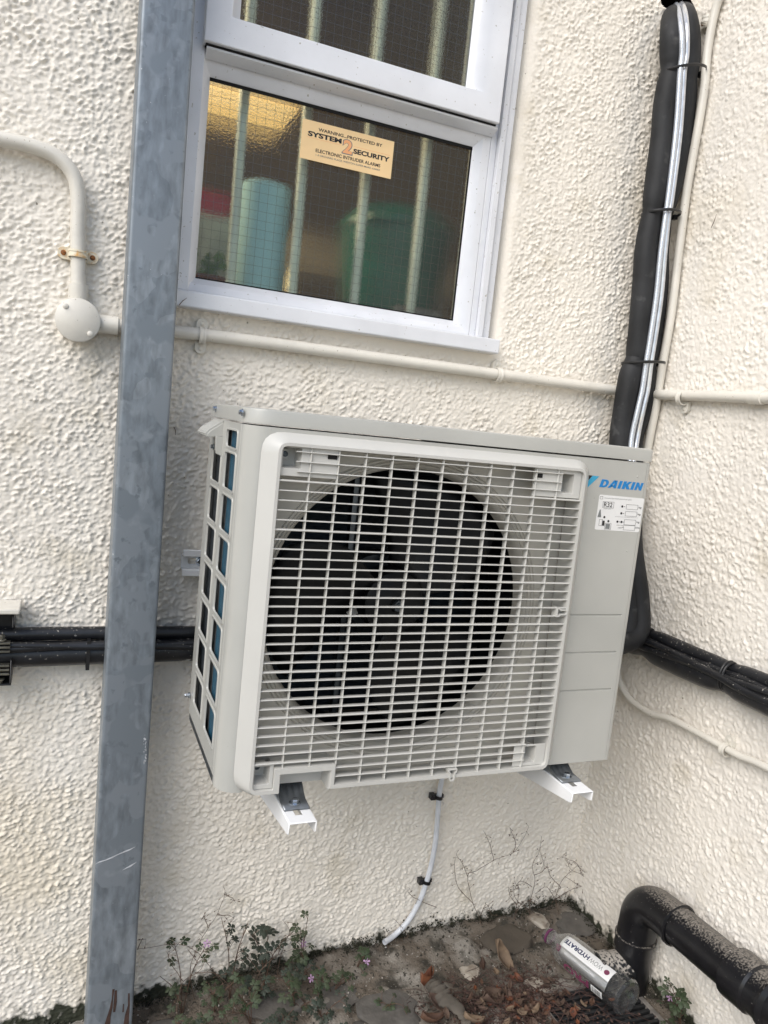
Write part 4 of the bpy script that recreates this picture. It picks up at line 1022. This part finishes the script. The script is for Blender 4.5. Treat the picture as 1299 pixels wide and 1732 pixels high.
# ------------------------------------------------------------------ bottle
bo_, cap_ = Vector(at(1064, 1690, 2, .0365)), Vector(at(933, 1586, 2, .032))
ba = (cap_-bo_).normalized(); bup = Vector((0, 0, 1)); bup = (bup-ba*bup.dot(ba)).normalized(); bl = -(ba.cross(bup)).normalized()
BL_ = (cap_-bo_).length+.018
BT = thing('bottle', 'empty clear plastic drinks bottle with silver label lying on the grate', 'bottle', (bo_+cap_)/2-Vector((0, 0, .033)))
R0 = .0345
prof = [(0, .006), (.016, .004), (.026, .0), (.033, .001), (.0362, .006), (R0, .012), (R0, .030), (R0, .125), (R0-.0005, .140), (.0335, .155), (.0250, .170), (.0165, .181), (.0150, .186), (.0150, .190), (.0172, .191), (.0172, .193), (.0135, .194), (.0135, .208)]
prof = [(p, q*1.07) for p, q in prof]
b = MB(); b.lathe(prof, bo_, ba, 48); b.build('body', M['clear'], BT, ang=40)
b = MB(); b.lathe([(.0140, .2088), (.0163, .2090), (.0163, .2138), (.0140, .2140)], bo_, ba, 32); b.build('neck_ring', mat('purple_plastic', (.13, .03, .09), .4), BT)
b = MB()
for d in (.2165, .2200): b.lathe([(.0135, d), (.0148, d+.0006), (.0148, d+.0012), (.0135, d+.0018)], bo_, ba, 28)
b.build('thread', M['clear'], BT)
def BC(u, th, rr=R0):      # u along axis metres, th degrees from up towards the left
    u *= 1.07; t = math.radians(th); rad = rr
    if u > .150: rad = rr-(u-.150)*.20
    return tuple(bo_+ba*u+(bup*math.cos(t)+bl*math.sin(t))*rad)
def patch(name, u0, u1, t0, t1, m, rr, parent=BT):
    b = MB(); b.rings([[BC(u0+(u1-u0)*i/8, t0+(t1-t0)*j/16, rr) for i in range(9)] for j in range(17)], False); return b.build(name, m, parent)
slv = patch('silver_label', .031, .150, 47, 84, M['silver'], R0+.0004)
patch('white_band', .031, .152, 4, 50, M['label'], R0+.0008, BT)
lettering('lettering', 'WOW', (.053, .084, 20, 36), lambda u, v: BC(u, v, R0+.0012), M['inkgrey'], slv, -.005)
lettering('lettering', 'HYDRATE', (.086, .146, 20, 36), lambda u, v: BC(u, v, R0+.0012), M['navy'], slv, .035)
c_ = []; n_ = 20
b = MB(); c0 = BC(.043, 28, R0+.0012); b.add([c0]+[BC(.043+.0055*math.cos(2*PI*i/n_), 28+8.6*math.sin(2*PI*i/n_), R0+.0012) for i in range(n_)], [(0, i+1, (i+1) % n_+1) for i in range(n_)])
b.build('round_mark', M['pink'], slv, smooth=False)
lettering('lettering', 'PROTEIN WATER', (.060, .135, 57, 66), lambda u, v: BC(u, v, R0+.0009), M['label'], slv, .0)
lettering('lettering', 'PRO', (.068, .130, 90, 118), lambda u, v: BC(u, v, R0+.0009), M['pink'], slv, .03)
lettering('lettering', '0%', (.146, .158, 52, 74), lambda u, v: BC(u, v, R0+.0012), M['pink'], slv, .03)
b = MB(); b.m = 0; b.rings([[BC(.036+.026*i/6, 92+26*j/6, R0+.0006) for i in range(7)] for j in range(7)], False); b.m = 1
u = .039
while u < .059:
    wd = rnd.choice([.0006, .0010, .0016]); b.rings([[BC(u, 95+20*j/4, R0+.0009) for j in range(5)], [BC(u+wd, 95+20*j/4, R0+.0009) for j in range(5)]], False); u += wd+rnd.choice([.0007, .0012])
b.build('barcode', [M['label'], M['ink']], BT, smooth=False)

# ------------------------------------------------------------------ plants and litter
M['leafgreen'] = mat('herb_leaf', (.034, .052, .024), .6, col2=(.055, .066, .038), vscale=30, spec=.3)
M['leafdark'] = mat('herb_leaf_dark', (.024, .036, .026), .6, col2=(.04, .047, .034), vscale=30, spec=.3)
M['stemred'] = mat('herb_stem', (.10, .055, .035), .7, var=.5, vscale=50)
M['drystem'] = mat('dry_stem', (.13, .085, .06), .8, var=.5, vscale=60)
M['petal'] = mat('petal_pink', (.48, .30, .48), .6, var=.2, vscale=100)
for nm in ('leafgreen', 'leafdark', 'petal'):
    M[nm].node_tree.nodes['Principled BSDF'].inputs['Subsurface Weight'].default_value = 0
LEAFLET = [(0, 0), (.16, .13), (.20, .32), (.34, .38), (.30, .52), (.40, .62), (.24, .70), (.20, .84), (.08, .86), (0, 1), (-.08, .86), (-.20, .84), (-.24, .70), (-.40, .62), (-.30, .52), (-.34, .38), (-.20, .32), (-.16, .13)]
def leaflet(b, o, d, nrm, L, wd=.8, curl=.25):
    d = d.normalized(); s = d.cross(nrm).normalized(); nn = s.cross(d).normalized()
    pts = [o+d*(L*v)+s*(L*wd*u)-nn*(curl*L*(v*v+u*u*.8)) for u, v in LEAFLET]
    c = o+d*(L*.5)+nn*(.04*L)-nn*(curl*L*.25)
    b.add([c]+pts, [(0, i+1, (i+1) % len(pts)+1) for i in range(len(pts))])
def leaf(b, o, d, nrm, L):
    for a, k in ((0, 1), (1.05, .78), (-1.05, .78), (1.95, .5), (-1.95, .5)):
        q = Matrix.Rotation(a, 3, nrm) @ d; leaflet(b, o+q.normalized()*L*.08, q, nrm, L*k)
def rdir(rr, up=.5):
    v = Vector((rr.uniform(-1, 1), rr.uniform(-1, 1), rr.uniform(-.3, 1)*1+up)); return v.normalized()
def plant(seed, x, y, h, spread, nl, nf, label, group, m='leafgreen', leafsize=.022, leanx=0):
    rr = random.Random(seed); z0 = gh(x, y)
    t = thing('wild_plant', label, 'plant', (x, y, z0), group)
    sb = MB(); lb = MB(); fl = []
    ns = max(3, int(nl/5))
    for s in range(ns):
        a = rr.uniform(0, 2*PI); hh = h*rr.uniform(.45, 1)
        ex = Vector((math.cos(a)*spread*rr.uniform(.3, 1)+leanx, math.sin(a)*spread*rr.uniform(.2, .8)-.01, hh))
        p0 = Vector((x, y, z0-.004)); p3 = p0+ex; p3.y = min(p3.y, -.012)
        mid = p0+Vector((ex.x*.35, ex.y*.35, hh*.62)); mid.y = min(mid.y, -.010)
        pth = smoothpath([p0, mid, p3], 6); sb.tube(pth, [.0011-.0006*i/len(pth) for i in range(len(pth))], 6)
        for k in range(int(nl/ns)+1):
            i = rr.randint(3, len(pth)-1); o = pth[i]
            d = rdir(rr, .1); pe = o+d*rr.uniform(.006, .024); pe.y = min(pe.y, -.008); sb.tube([o, (o+pe)/2+Vector((0, 0, .003)), pe], .0005, 5)
            nrm = Vector((rr.uniform(-.6, .6), rr.uniform(-1, .1), 1.0)).normalized(); dd = (d-nrm*d.dot(nrm)).normalized()
            leaf(lb, pe, dd, nrm, leafsize*rr.uniform(.55, 1.15))
        if s < nf: fl.append(p3)
    sb.build('stems', M['stemred'], t); lb.build('leaves', M[m], t, smooth=False)
    for p in fl:
        b = MB(); nrm = Vector((rr.uniform(-.4, .4), -.8, .6)).normalized(); u_ = nrm.orthogonal().normalized()
        for k in range(5):
            d = Matrix.Rotation(k*2*PI/5, 3, nrm) @ u_; s_ = d.cross(nrm)
            b.add([p, p+d*.003+s_*.0014, p+d*.0065+s_*.0020, p+d*.0075, p+d*.0065-s_*.0020, p+d*.003-s_*.0014], [(0, 1, 2, 3, 4, 5)])
        b.build('flower', M['petal'], t, smooth=False)
    return t
GP = 'low wild plants along the foot of the window wall'
PLT = [
 (1, -.925, -.050, .150, .07, 13, 1, 'spindly wild plant with one pink flower just right of the post foot', 'leafgreen', .014),
 (2, -.835, -.050, .175, .06, 13, 0, 'tallest wild plant of the clump, its thin stems reaching up the wall', 'leafdark', .015),
 (3, -.765, -.045, .145, .05, 13, 0, 'leafy wild plant with drooping grey-green leaves, in the middle of the clump', 'leafdark', .023),
 (4, -.690, -.040, .140, .05, 15, 1, 'upright green wild plant at the right side of the clump', 'leafgreen', .016),
]
for s, x, y, h, sp_, nl, nf, lb_, m_, ls in PLT: plant(s, x, y, h, sp_, nl, nf, lb_, GP, m_, ls)
low = [(11, -.90, -.12, .07), (12, -.86, -.16, .06), (13, -.81, -.13, .08), (14, -.77, -.17, .06), (15, -.72, -.12, .08), (16, -.68, -.16, .05), (17, -.64, -.10, .07), (18, -.95, -.17, .05), (19, -.74, -.22, .05), (20, -.66, -.22, .04), (21, -.83, -.21, .05), (22, -.71, -.07, .09), (23, -.87, -.08, .09), (24, -.79, -.08, .10)]
LOWLAB = {11: "short leafy plant just right of the post, in the middle of the clump's depth", 12: 'short leafy plant below the spindly one, near the bottom edge', 13: 'short bushy plant under the tallest wild plant', 14: 'short leafy plant in the centre of the clump, front side', 15: 'short leafy plant under the drooping grey-green one', 16: 'short sprawling plant at the front right of the clump', 17: 'short leafy plant at the right end of the clump, by the wall', 18: 'short leafy plant right at the post foot', 19: 'lowest leafy plant at the bottom edge, centre of the clump', 20: 'lowest leafy plant at the bottom edge, right end of the clump', 21: 'lowest leafy plant at the bottom edge, left side of the clump', 22: 'leafy plant against the wall between the drooping and the upright one', 23: 'leafy plant against the wall between the spindly and the tallest one', 24: 'leafy plant against the wall beside the tallest one'}
for s, x, y, h in low: plant(s, x, y, h*.9, .055, 17, 1 if s == 17 else 0, LOWLAB[s], 'short leafy plants in the clump at lower left', 'leafgreen' if s % 2 else 'leafdark', .0145)
plant(31, -.575, -.06, .035, .03, 9, 1, 'tiny wild plant with a pink flower right of the leafy clump', GP, 'leafgreen', .014)
plant(32, -.560, -.18, .030, .025, 12, 0, 'tiny bright green seedling on the bare concrete', GP, 'leafgreen', .012)
plant(41, -.030, -.40, .115, .06, 20, 1, 'wild plant against the right wall, below the waste pipe', 'wild plants by the right wall', 'leafgreen', .017)
plant(42, -.060, -.45, .075, .05, 26, 0, 'bushy green wild plant at the drain corner nearest the right wall', 'wild plants by the right wall', 'leafgreen', .014)
plant(43, -.120, -.42, .050, .04, 20, 0, 'low green plant growing through the front of the drain grate', 'wild plants by the right wall', 'leafgreen', .017)
plant(44, -.068, -.285, .075, .02, 8, 0, 'thin seedling in front of the open pipe socket', 'wild plants by the right wall', 'leafgreen', .013)
plant(45, -.035, -.50, .06, .04, 18, 0, 'small green plant at the bottom right, under the waste pipe', 'wild plants by the right wall', 'leafgreen', .018)

# dried stalks against the wall
def dry(seed, lines, label, y=-.03, m='drystem', heads=3):
    rr = random.Random(seed); p = at(lines[0][0][0], lines[0][0][1], 1, y)
    t = thing('dry_stalk', label, 'dead plant', (p[0], p[1], ghq(p[0], p[1])), 'dried stalks against the walls')
    b = MB(); s = MB()
    for li, ln in enumerate(lines):
        pts = [at(px, py, 1, y+rr.uniform(-.004, .004)) for px, py in ln]
        if li == 0: pts = [(pts[0][0]+.004, pts[0][1]-.01, ghq(pts[0][0], 0)-.003)]+pts
        P_ = smoothpath(pts, 4) if len(pts) > 2 else [Vector(q) for q in pts]
        P_ = [q+Vector((rr.uniform(-1, 1), 0, rr.uniform(-1, 1)))*.0008 for q in P_]
        b.tube(P_, [.00075-.0004*i/len(P_) for i in range(len(P_))], 6)
        for k in range(heads+len(P_)//3):
            o = P_[rr.randint(len(P_)//4, len(P_)-1)]; d = Vector((rr.uniform(-1, 1), rr.uniform(-.4, .1), rr.uniform(-.6, 1))).normalized()*rr.uniform(.004, .012)
            b.tube([o, o+d], .0003, 4); q = o+d; e = d.normalized()*rr.uniform(.003, .006)
            s.tube([q, q+e*.5, q+e], [.0004, rr.uniform(.0007, .0013), .0002], 6)
    b.m = 0; k = len(b.v); b.v += s.v; b.f += [tuple(i+k for i in q) for q in s.f]; b.build('stem', M[m], t)
dry(1, [[(818, 1590), (812, 1555), (800, 1527), (791, 1482), (806, 1473), (837, 1454), (868, 1442), (887, 1415), (894, 1398)], [(791, 1482), (783, 1462), (771, 1445)], [(802, 1530), (776, 1502), (769, 1475), (770, 1450)], [(835, 1455), (829, 1430), (818, 1405)], [(812, 1550), (822, 1530), (832, 1548)], [(868, 1442), (872, 1425), (862, 1400)]], 'tallest dry reddish stalk, branching up the wall right of the drain tube', heads=4)
dry(2, [[(898, 1560), (896, 1530), (905, 1490), (900, 1465), (912, 1440), (916, 1415)], [(900, 1500), (880, 1490), (870, 1505)], [(904, 1480), (920, 1470), (914, 1440)], [(897, 1540), (872, 1520), (868, 1500)]], 'dry stalk with small seed heads, second from the drain tube', heads=4)
dry(3, [[(1020, 1565), (1020, 1530), (1010, 1500), (985, 1480), (965, 1470), (958, 1452)], [(985, 1480), (975, 1460), (950, 1450)], [(1000, 1490), (985, 1500), (955, 1482)], [(1015, 1510), (1000, 1487), (970, 1458)]], 'dry arching stalk in the corner behind the drain', y=-.035, heads=4)
dry(4, [[(945, 1545), (940, 1520), (950, 1490), (975, 1465)], [(940, 1525), (925, 1500), (905, 1512)], [(948, 1500), (930, 1480), (925, 1460)], [(942, 1520), (965, 1505), (985, 1498)]], 'thin tangled dry stalk just left of the corner', heads=5)
dry(5, [[(870, 1575), (872, 1540), (878, 1510), (870, 1490)], [(872, 1545), (885, 1525), (900, 1525)], [(874, 1530), (862, 1515), (860, 1500)]], 'short dry stalk between the two taller ones', heads=4)
dry(6, [[(395, 1690), (378, 1665), (318, 1600), (232, 1590+16)], [(232, 1606), (240, 1590), (247, 1588)], [(335, 1628), (322, 1612), (318, 1606)]], 'bare dark stalk leaning left across the foot of the post', y=-.07, heads=1)
dry(7, [[(330, 1700), (322, 1640), (335, 1600), (352, 1570), (368, 1545), (380, 1512), (377, 1497)], [(352, 1570), (345, 1550), (341, 1556)], [(366, 1548), (388, 1549), (396, 1554)], [(378, 1512), (392, 1518), (398, 1526)]], 'tall thin stalk with small pods above the leafy clump', y=-.03, heads=2)
dry(8, [[(655, 1590), (690, 1585), (672, 1560), (664, 1553)], [(738, 1535), (700, 1518), (690, 1508)]], 'short dry twig curling beside the end of the drain tube', y=-.02, heads=1)
dry(9, [[(470, 1640), (480, 1600), (490, 1575), (478, 1556)], [(486, 1585), (500, 1570), (494, 1560)]], 'thin green-brown stalk with buds at the right of the clump', y=-.035, heads=2)

dry(10, [[(430, 1690), (436, 1650), (470, 1615), (520, 1600)], [(440, 1645), (420, 1620), (404, 1600)], [(470, 1615), (478, 1590), (500, 1578)], [(436, 1655), (480, 1650), (560, 1640)]], 'brown wiry stalks crossing among the leafy clump', y=-.08, heads=2)
dry(11, [[(300, 1700), (310, 1660), (340, 1640), (352, 1600)], [(310, 1660), (290, 1630), (282, 1610)], [(330, 1645), (370, 1650), (420, 1700)]], 'brown stalk rising from the left end of the leafy clump', y=-.08, heads=2)
# dead leaves: a few large ones told apart, a drift of small ones
leafm = [mat('dead_leaf_a', (.10, .050, .028), .75, col2=(.06, .032, .022), vscale=60, bump=.4, bscale=120), mat('dead_leaf_b', (.065, .038, .028), .8, col2=(.10, .065, .045), vscale=50, bump=.4, bscale=120), mat('dead_leaf_c', (.20, .14, .09), .8, col2=(.11, .075, .05), vscale=50, bump=.4, bscale=120), mat('dead_leaf_d', (.17, .058, .022), .7, col2=(.09, .032, .02), vscale=60, bump=.3)]
def deadleaf(x, y, z, L, ang, tilt, curl, m, label, group=None, wd=.5, seed=0):
    rr = random.Random(seed); nu, nv = 7, 11; G = []
    R_ = Matrix.Rotation(ang, 3, 'Z') @ Matrix.Rotation(tilt, 3, 'X') @ Matrix.Rotation(rr.uniform(-.4, .4), 3, 'Y')
    for i in range(nv):
        v = i/(nv-1); hw = L*wd*math.sin(PI*min(1, v*.96+.02))**.75*(1-.25*v)*.5*(1+.10*rr.uniform(-1, 1)); row = []
        for j in range(nu):
            u = j/(nu-1)*2-1
            p = Vector((u*hw, (v-.5)*L, curl*L*(.9*u*u*.45+(v-.5)**2*1.3)+.012*L*rr.uniform(-1, 1)-(.04*L if j == 3 else 0)))
            p = R_ @ p; row.append((x+p.x, y+p.y, z+p.z))
        G.append(row)
    zz = min(q[2] for r_ in G for q in r_); base = gh(x, y)+.001
    if zz < base: G = [[(q[0], q[1], q[2]+base-zz) for q in r_] for r_ in G]
    b = MB(); b.rings(G, False); o = b.build('dead_leaf', m, solid=.0006, ang=60); tag(o, label, 'leaf', group); return o
def gp(px, py, z=0): return at(px, py, 2, z)
BIG = [(722, 1665, .055, 2.2, .3, .7, 3, 'orange-brown curled leaf lying left of the white shell', .40), (845, 1625, .065, .6, .9, .45, 2, 'pale tan leaf standing on edge beside the pale stone', .50), (818, 1640, .050, 2.6, .8, .5, 0, 'narrow brown leaf leaning under the pale tan leaf', .30), (828, 1692, .058, 1.9, .35, .5, 1, 'broad crumpled brown leaf right of the white shell', .75), (745, 1700, .055, .9, .3, .3, 1, 'dull brown broad leaf at the bottom, left of the grey rag', .7), (728, 1728, .05, 1.6, .3, .5, 0, 'orange leaf at the very bottom edge below the dull brown one', .45), (800, 1728, .04, 1.2, .2, .5, 2, 'light brown leaf at the bottom edge under the broad crumpled one', .5), (876, 1655, .022, .4, .3, .4, 3, 'small red leaf in the stalks beside the grate', .8)]
for k, (px, py, L, an, ti, cu, mi, lb_, wd) in enumerate(BIG):
    x, y, z = gp(px, py, .008); deadleaf(x, y, z, L, an, ti, cu, leafm[mi], lb_, 'dead leaves on the ground', wd, k)
for k in range(120):
    px = rnd.gauss(880, 75); py = 1698+rnd.gauss(0, 22)+(px-880)*.05
    if not (700 < px < 1120 and 1650 < py < 1760): continue
    if px > 960 and py < 1700: continue
    x, y, z = gp(px, py, .003)
    deadleaf(x, y, z+rnd.uniform(0, .010), rnd.uniform(.009, .024), rnd.uniform(0, 6.28), rnd.uniform(-.7, .7), rnd.uniform(.2, .8), leafm[rnd.choice([0, 1, 1, 1, 2, 3])], 'small dead brown leaf in the drift at the drain', 'small dead leaves drifted at the drain', rnd.uniform(.4, .8), 100+k)
# twigs in the drift
b = MB()
for k in range(420):
    px = rnd.gauss(865, 75); py = 1695+rnd.gauss(0, 26)
    if not (690 < px < 1130 and 1600 < py < 1760): continue
    x, y, z = gp(px, py, 0); z = gh(x, y)+.003; a = rnd.uniform(0, 6.28); L = rnd.uniform(.02, .075); d = Vector((math.cos(a), math.sin(a), rnd.uniform(-.05, .35)))*L
    p = Vector((x, y, z)); m_ = p+d*.5+Vector((rnd.uniform(-1, 1), rnd.uniform(-1, 1), rnd.uniform(0, 1)))*L*.14
    b.tube([p, m_, p+d], [.0006, .0005, .0003], 5)
tag(b.build('twig_litter', mat('twig', (.10, .055, .045), .8, var=.5, vscale=80)), 'tangle of fine reddish dead stems over the drain', kind='stuff')
b = MB()
for k in range(2600):
    px = rnd.gauss(930, 90); py = 1700+rnd.gauss(0, 30)
    if not (690 < px < 1140 and 1630 < py < 1770): continue
    if 930 < px < 1075 and py < 1712+(px-1000)*.25: continue
    x, y, z = gp(px, py, 0)
    if x > -.01 or (px > 930 and rnd.random() < .75): continue
    z = gh(x, y)+abs(rnd.gauss(0, .010)); s_ = rnd.uniform(.0016, .0042)
    d = Vector((rnd.uniform(-1, 1), rnd.uniform(-1, 1), rnd.uniform(-.5, .8))).normalized(); e = d.orthogonal().normalized(); p = Vector((x, y, z))
    b.add([p-d*s_, p+e*s_*.55, p+d*s_*1.2, p-e*s_*.5], [(0, 1, 2, 3)])
tag(b.build('dead_herbage', mat('dead_herb', (.085, .040, .030), .85, col2=(.045, .032, .022), vscale=90), smooth=False), 'crumbled reddish-brown dead herbage over the drain', kind='stuff')
# moss and dirt along the wall foot
M['moss'] = mat('moss', (.016, .018, .010), .95, col2=(.038, .036, .022), vscale=120)
b = MB(); rs = random.Random(5)
def clump(x, y, z, s, nq):
    for _ in range(nq):
        o = Vector((x+rs.gauss(0, s), y+rs.gauss(0, s*.6), z+abs(rs.gauss(0, s*.7)))); d = Vector((rs.uniform(-1, 1), rs.uniform(-1, 1), rs.uniform(-.4, 1))).normalized(); e = d.orthogonal().normalized(); q = rs.uniform(.0012, .0032)
        b.add([o-e*q*.6, o+d*q, o+e*q*.6, o-d*q*.6], [(0, 1, 2, 3)])
for k in range(360):
    x = -1.4*rs.random(); clump(x, -.004-abs(rs.gauss(0, .007)), ghq(x, 0)-.002+abs(rs.gauss(0, .008))*(1.6 if x > -.65 else 1.0), .006, 14)
for k in range(130):
    y = -.6*rs.random(); clump(-.006-abs(rs.gauss(0, .006)), y, .000+abs(rs.gauss(0, .006)), .005, 12)
tag(b.build('moss', M['moss'], smooth=False), 'dark moss and dirt along the foot of the walls', kind='stuff')
# grit
b = MB()
for k in range(2600):
    x = -1.3*rs.random(); y = -.5*rs.random()**1.2
    if GX0 < x < GX1 and GY0 < y < GY1: continue
    z = ghq(x, y)+rs.uniform(-.002, .002); s = rs.choice([.0008, .0010, .0014, .0022, .003]); e = [s*rs.uniform(.5, 1.2) for _ in range(6)]
    b.add([(x-e[0], y, z), (x+e[1], y, z), (x, y-e[2], z), (x, y+e[3], z), (x, y, z-e[4]), (x, y, z+e[5]*.8)], [(0, 2, 5), (2, 1, 5), (1, 3, 5), (3, 0, 5), (2, 0, 4), (1, 2, 4), (3, 1, 4), (0, 3, 4)])
tag(b.build('grit', mat('grit', (.20, .18, .15), .9, col2=(.45, .43, .40), vscale=160, vlo=.55, vhi=.62), smooth=False), 'scattered grit and crumbs on the ground', kind='stuff')
# stones and slabs
def rock(px, py, sx, sy, sz, m, label, seed, name='stone', group=None, cat='stone'):
    rr = random.Random(seed); x, y, z = gp(px, py, 0); z = gh(x, y); n1, n2 = 20, 12; rg = []
    for i in range(n2):
        ph = PI*(i+.5)/n2; rg.append([])
        for j in range(n1):
            th = 2*PI*j/n1; d = Vector((math.sin(ph)*math.cos(th), math.sin(ph)*math.sin(th), math.cos(ph)))
            k = 1+.35*mnoise.noise(d*1.4+Vector((seed*3.1, 0, 0)))+.14*mnoise.noise(d*4+Vector((0, seed, 0)))
            zc = max(-.5, min(.42, d.z*k))
            rg[-1].append((x+d.x*k*sx, y+d.y*k*sy, z+zc*sz*1.4))
    b = MB(); b.rings(rg, True, True, True); o = b.build(name, m, ang=50); tag(o, label, cat, group); return o
ms = mat('pale_mortar', (.42, .38, .32), .9, col2=(.24, .20, .16), vscale=35, bump=.8, bscale=90, vlo=.5, vhi=.65); mg = mat('grey_concrete_lump', (.135, .125, .112), .9, var=.4, vscale=25, bump=.8, bscale=120); mbn = mat('brown_slab', (.10, .083, .064), .9, var=.3, vscale=14, bump=.6, bscale=90)
rock(800, 1637, .026, .020, .012, ms, 'pale broken mortar lump on the ground left of the tan leaf', 1)
rock(905, 1690-30, .022, .016, .010, ms, 'pale stone at the left edge of the drain', 2)
rock(925, 1680, .018, .014, .008, ms, 'smaller pale stone half under the neck side of the bottle', 3)
rock(912, 1560, .020, .030, .008, ms, 'flat pale mortar splash by the wall behind the bottle neck', 4)
rock(860, 1590, .055, .045, .010, mbn, 'broad flat brown slab between the dry stalks', 5)
rock(975, 1565, .050, .040, .006, mg, 'flat grey slab in the corner behind the bottle', 6)
rock(660, 1700, .060, .050, .012, mg, 'grey concrete lump at the bottom, left of the grey rag', 7)
rock(575, 1668, .045, .035, .010, mg, 'low grey concrete lump right of the leafy clump', 8)
rock(290, 1705, .045, .030, .012, mg, 'grey slab edge just right of the post foot', 9)
rock(470, 1680, .05, .035, .014, mg, 'grey stone buried among the leafy plants', 10)
rock(620, 1725, .03, .025, .010, mg, 'rounded grey stone at the bottom edge', 12)
rock(1003, 1668, .010, .008, .004, ms, 'little white stone between bottle and socket', 13)
rock(786, 1708, .0085, .0075, .006, mat('shell_white', (.62, .60, .56), .6, bump=.6, bscale=200), 'small white broken shell beside the broad crumpled leaf', 11, 'shell', None, 'shell')
# grey rag
x0 = [gp(720, 1660, .01), gp(735, 1668, .014), gp(752, 1690, .012), gp(775, 1708, .012), gp(790, 1735, .008)]
b = MB(); b.tube(smoothpath(x0, 8), [.008+.011*math.sin(PI*min(1, (i+2)/30))+.0018*math.sin(i*1.9)+.0012*math.sin(i*4.1) for i in range(33)], 26, True, flat=(.5, 1))
b.v = [tuple(Vector(p)+Vector(mnoise.noise_vector(Vector(p)*75))*.0028) for p in b.v]
tag(b.build('rag', mat('grey_cloth', (.115, .10, .082), .95, var=.35, vscale=30, bump=.9, bscale=60)), 'curled grey-brown strip of old rag lying among the dead leaves', 'rag')
# old cobweb strands and twig bits stuck on the render
b = MB()
for px, py, ax in ((1250, 800, 0), (1125, 985, 0)): pass
def stuck(pts, label):
    b = MB(); b.tube([at(px, py, ax, v) for px, py, ax, v in pts], [.0007]*(len(pts)-1)+[.0003], 5); tag(b.build('twig', M['drystem']), label, 'twig')
stuck([(1203, 385, 0, -.006), (1208, 374, 0, -.007), (1212, 362, 0, -.006)], 'tiny twig stuck on the right wall beside the corner conduit')
stuck([(303, 516, 1, -.034), (309, 509, 1, -.0345), (316, 504, 1, -.033)], 'tiny twig caught on the left end of the window sill')
stuck([(294, 722, 1, -.006), (297, 728, 1, -.008), (297, 736, 1, -.006)], 'tiny twig stuck on the render just right of the post')
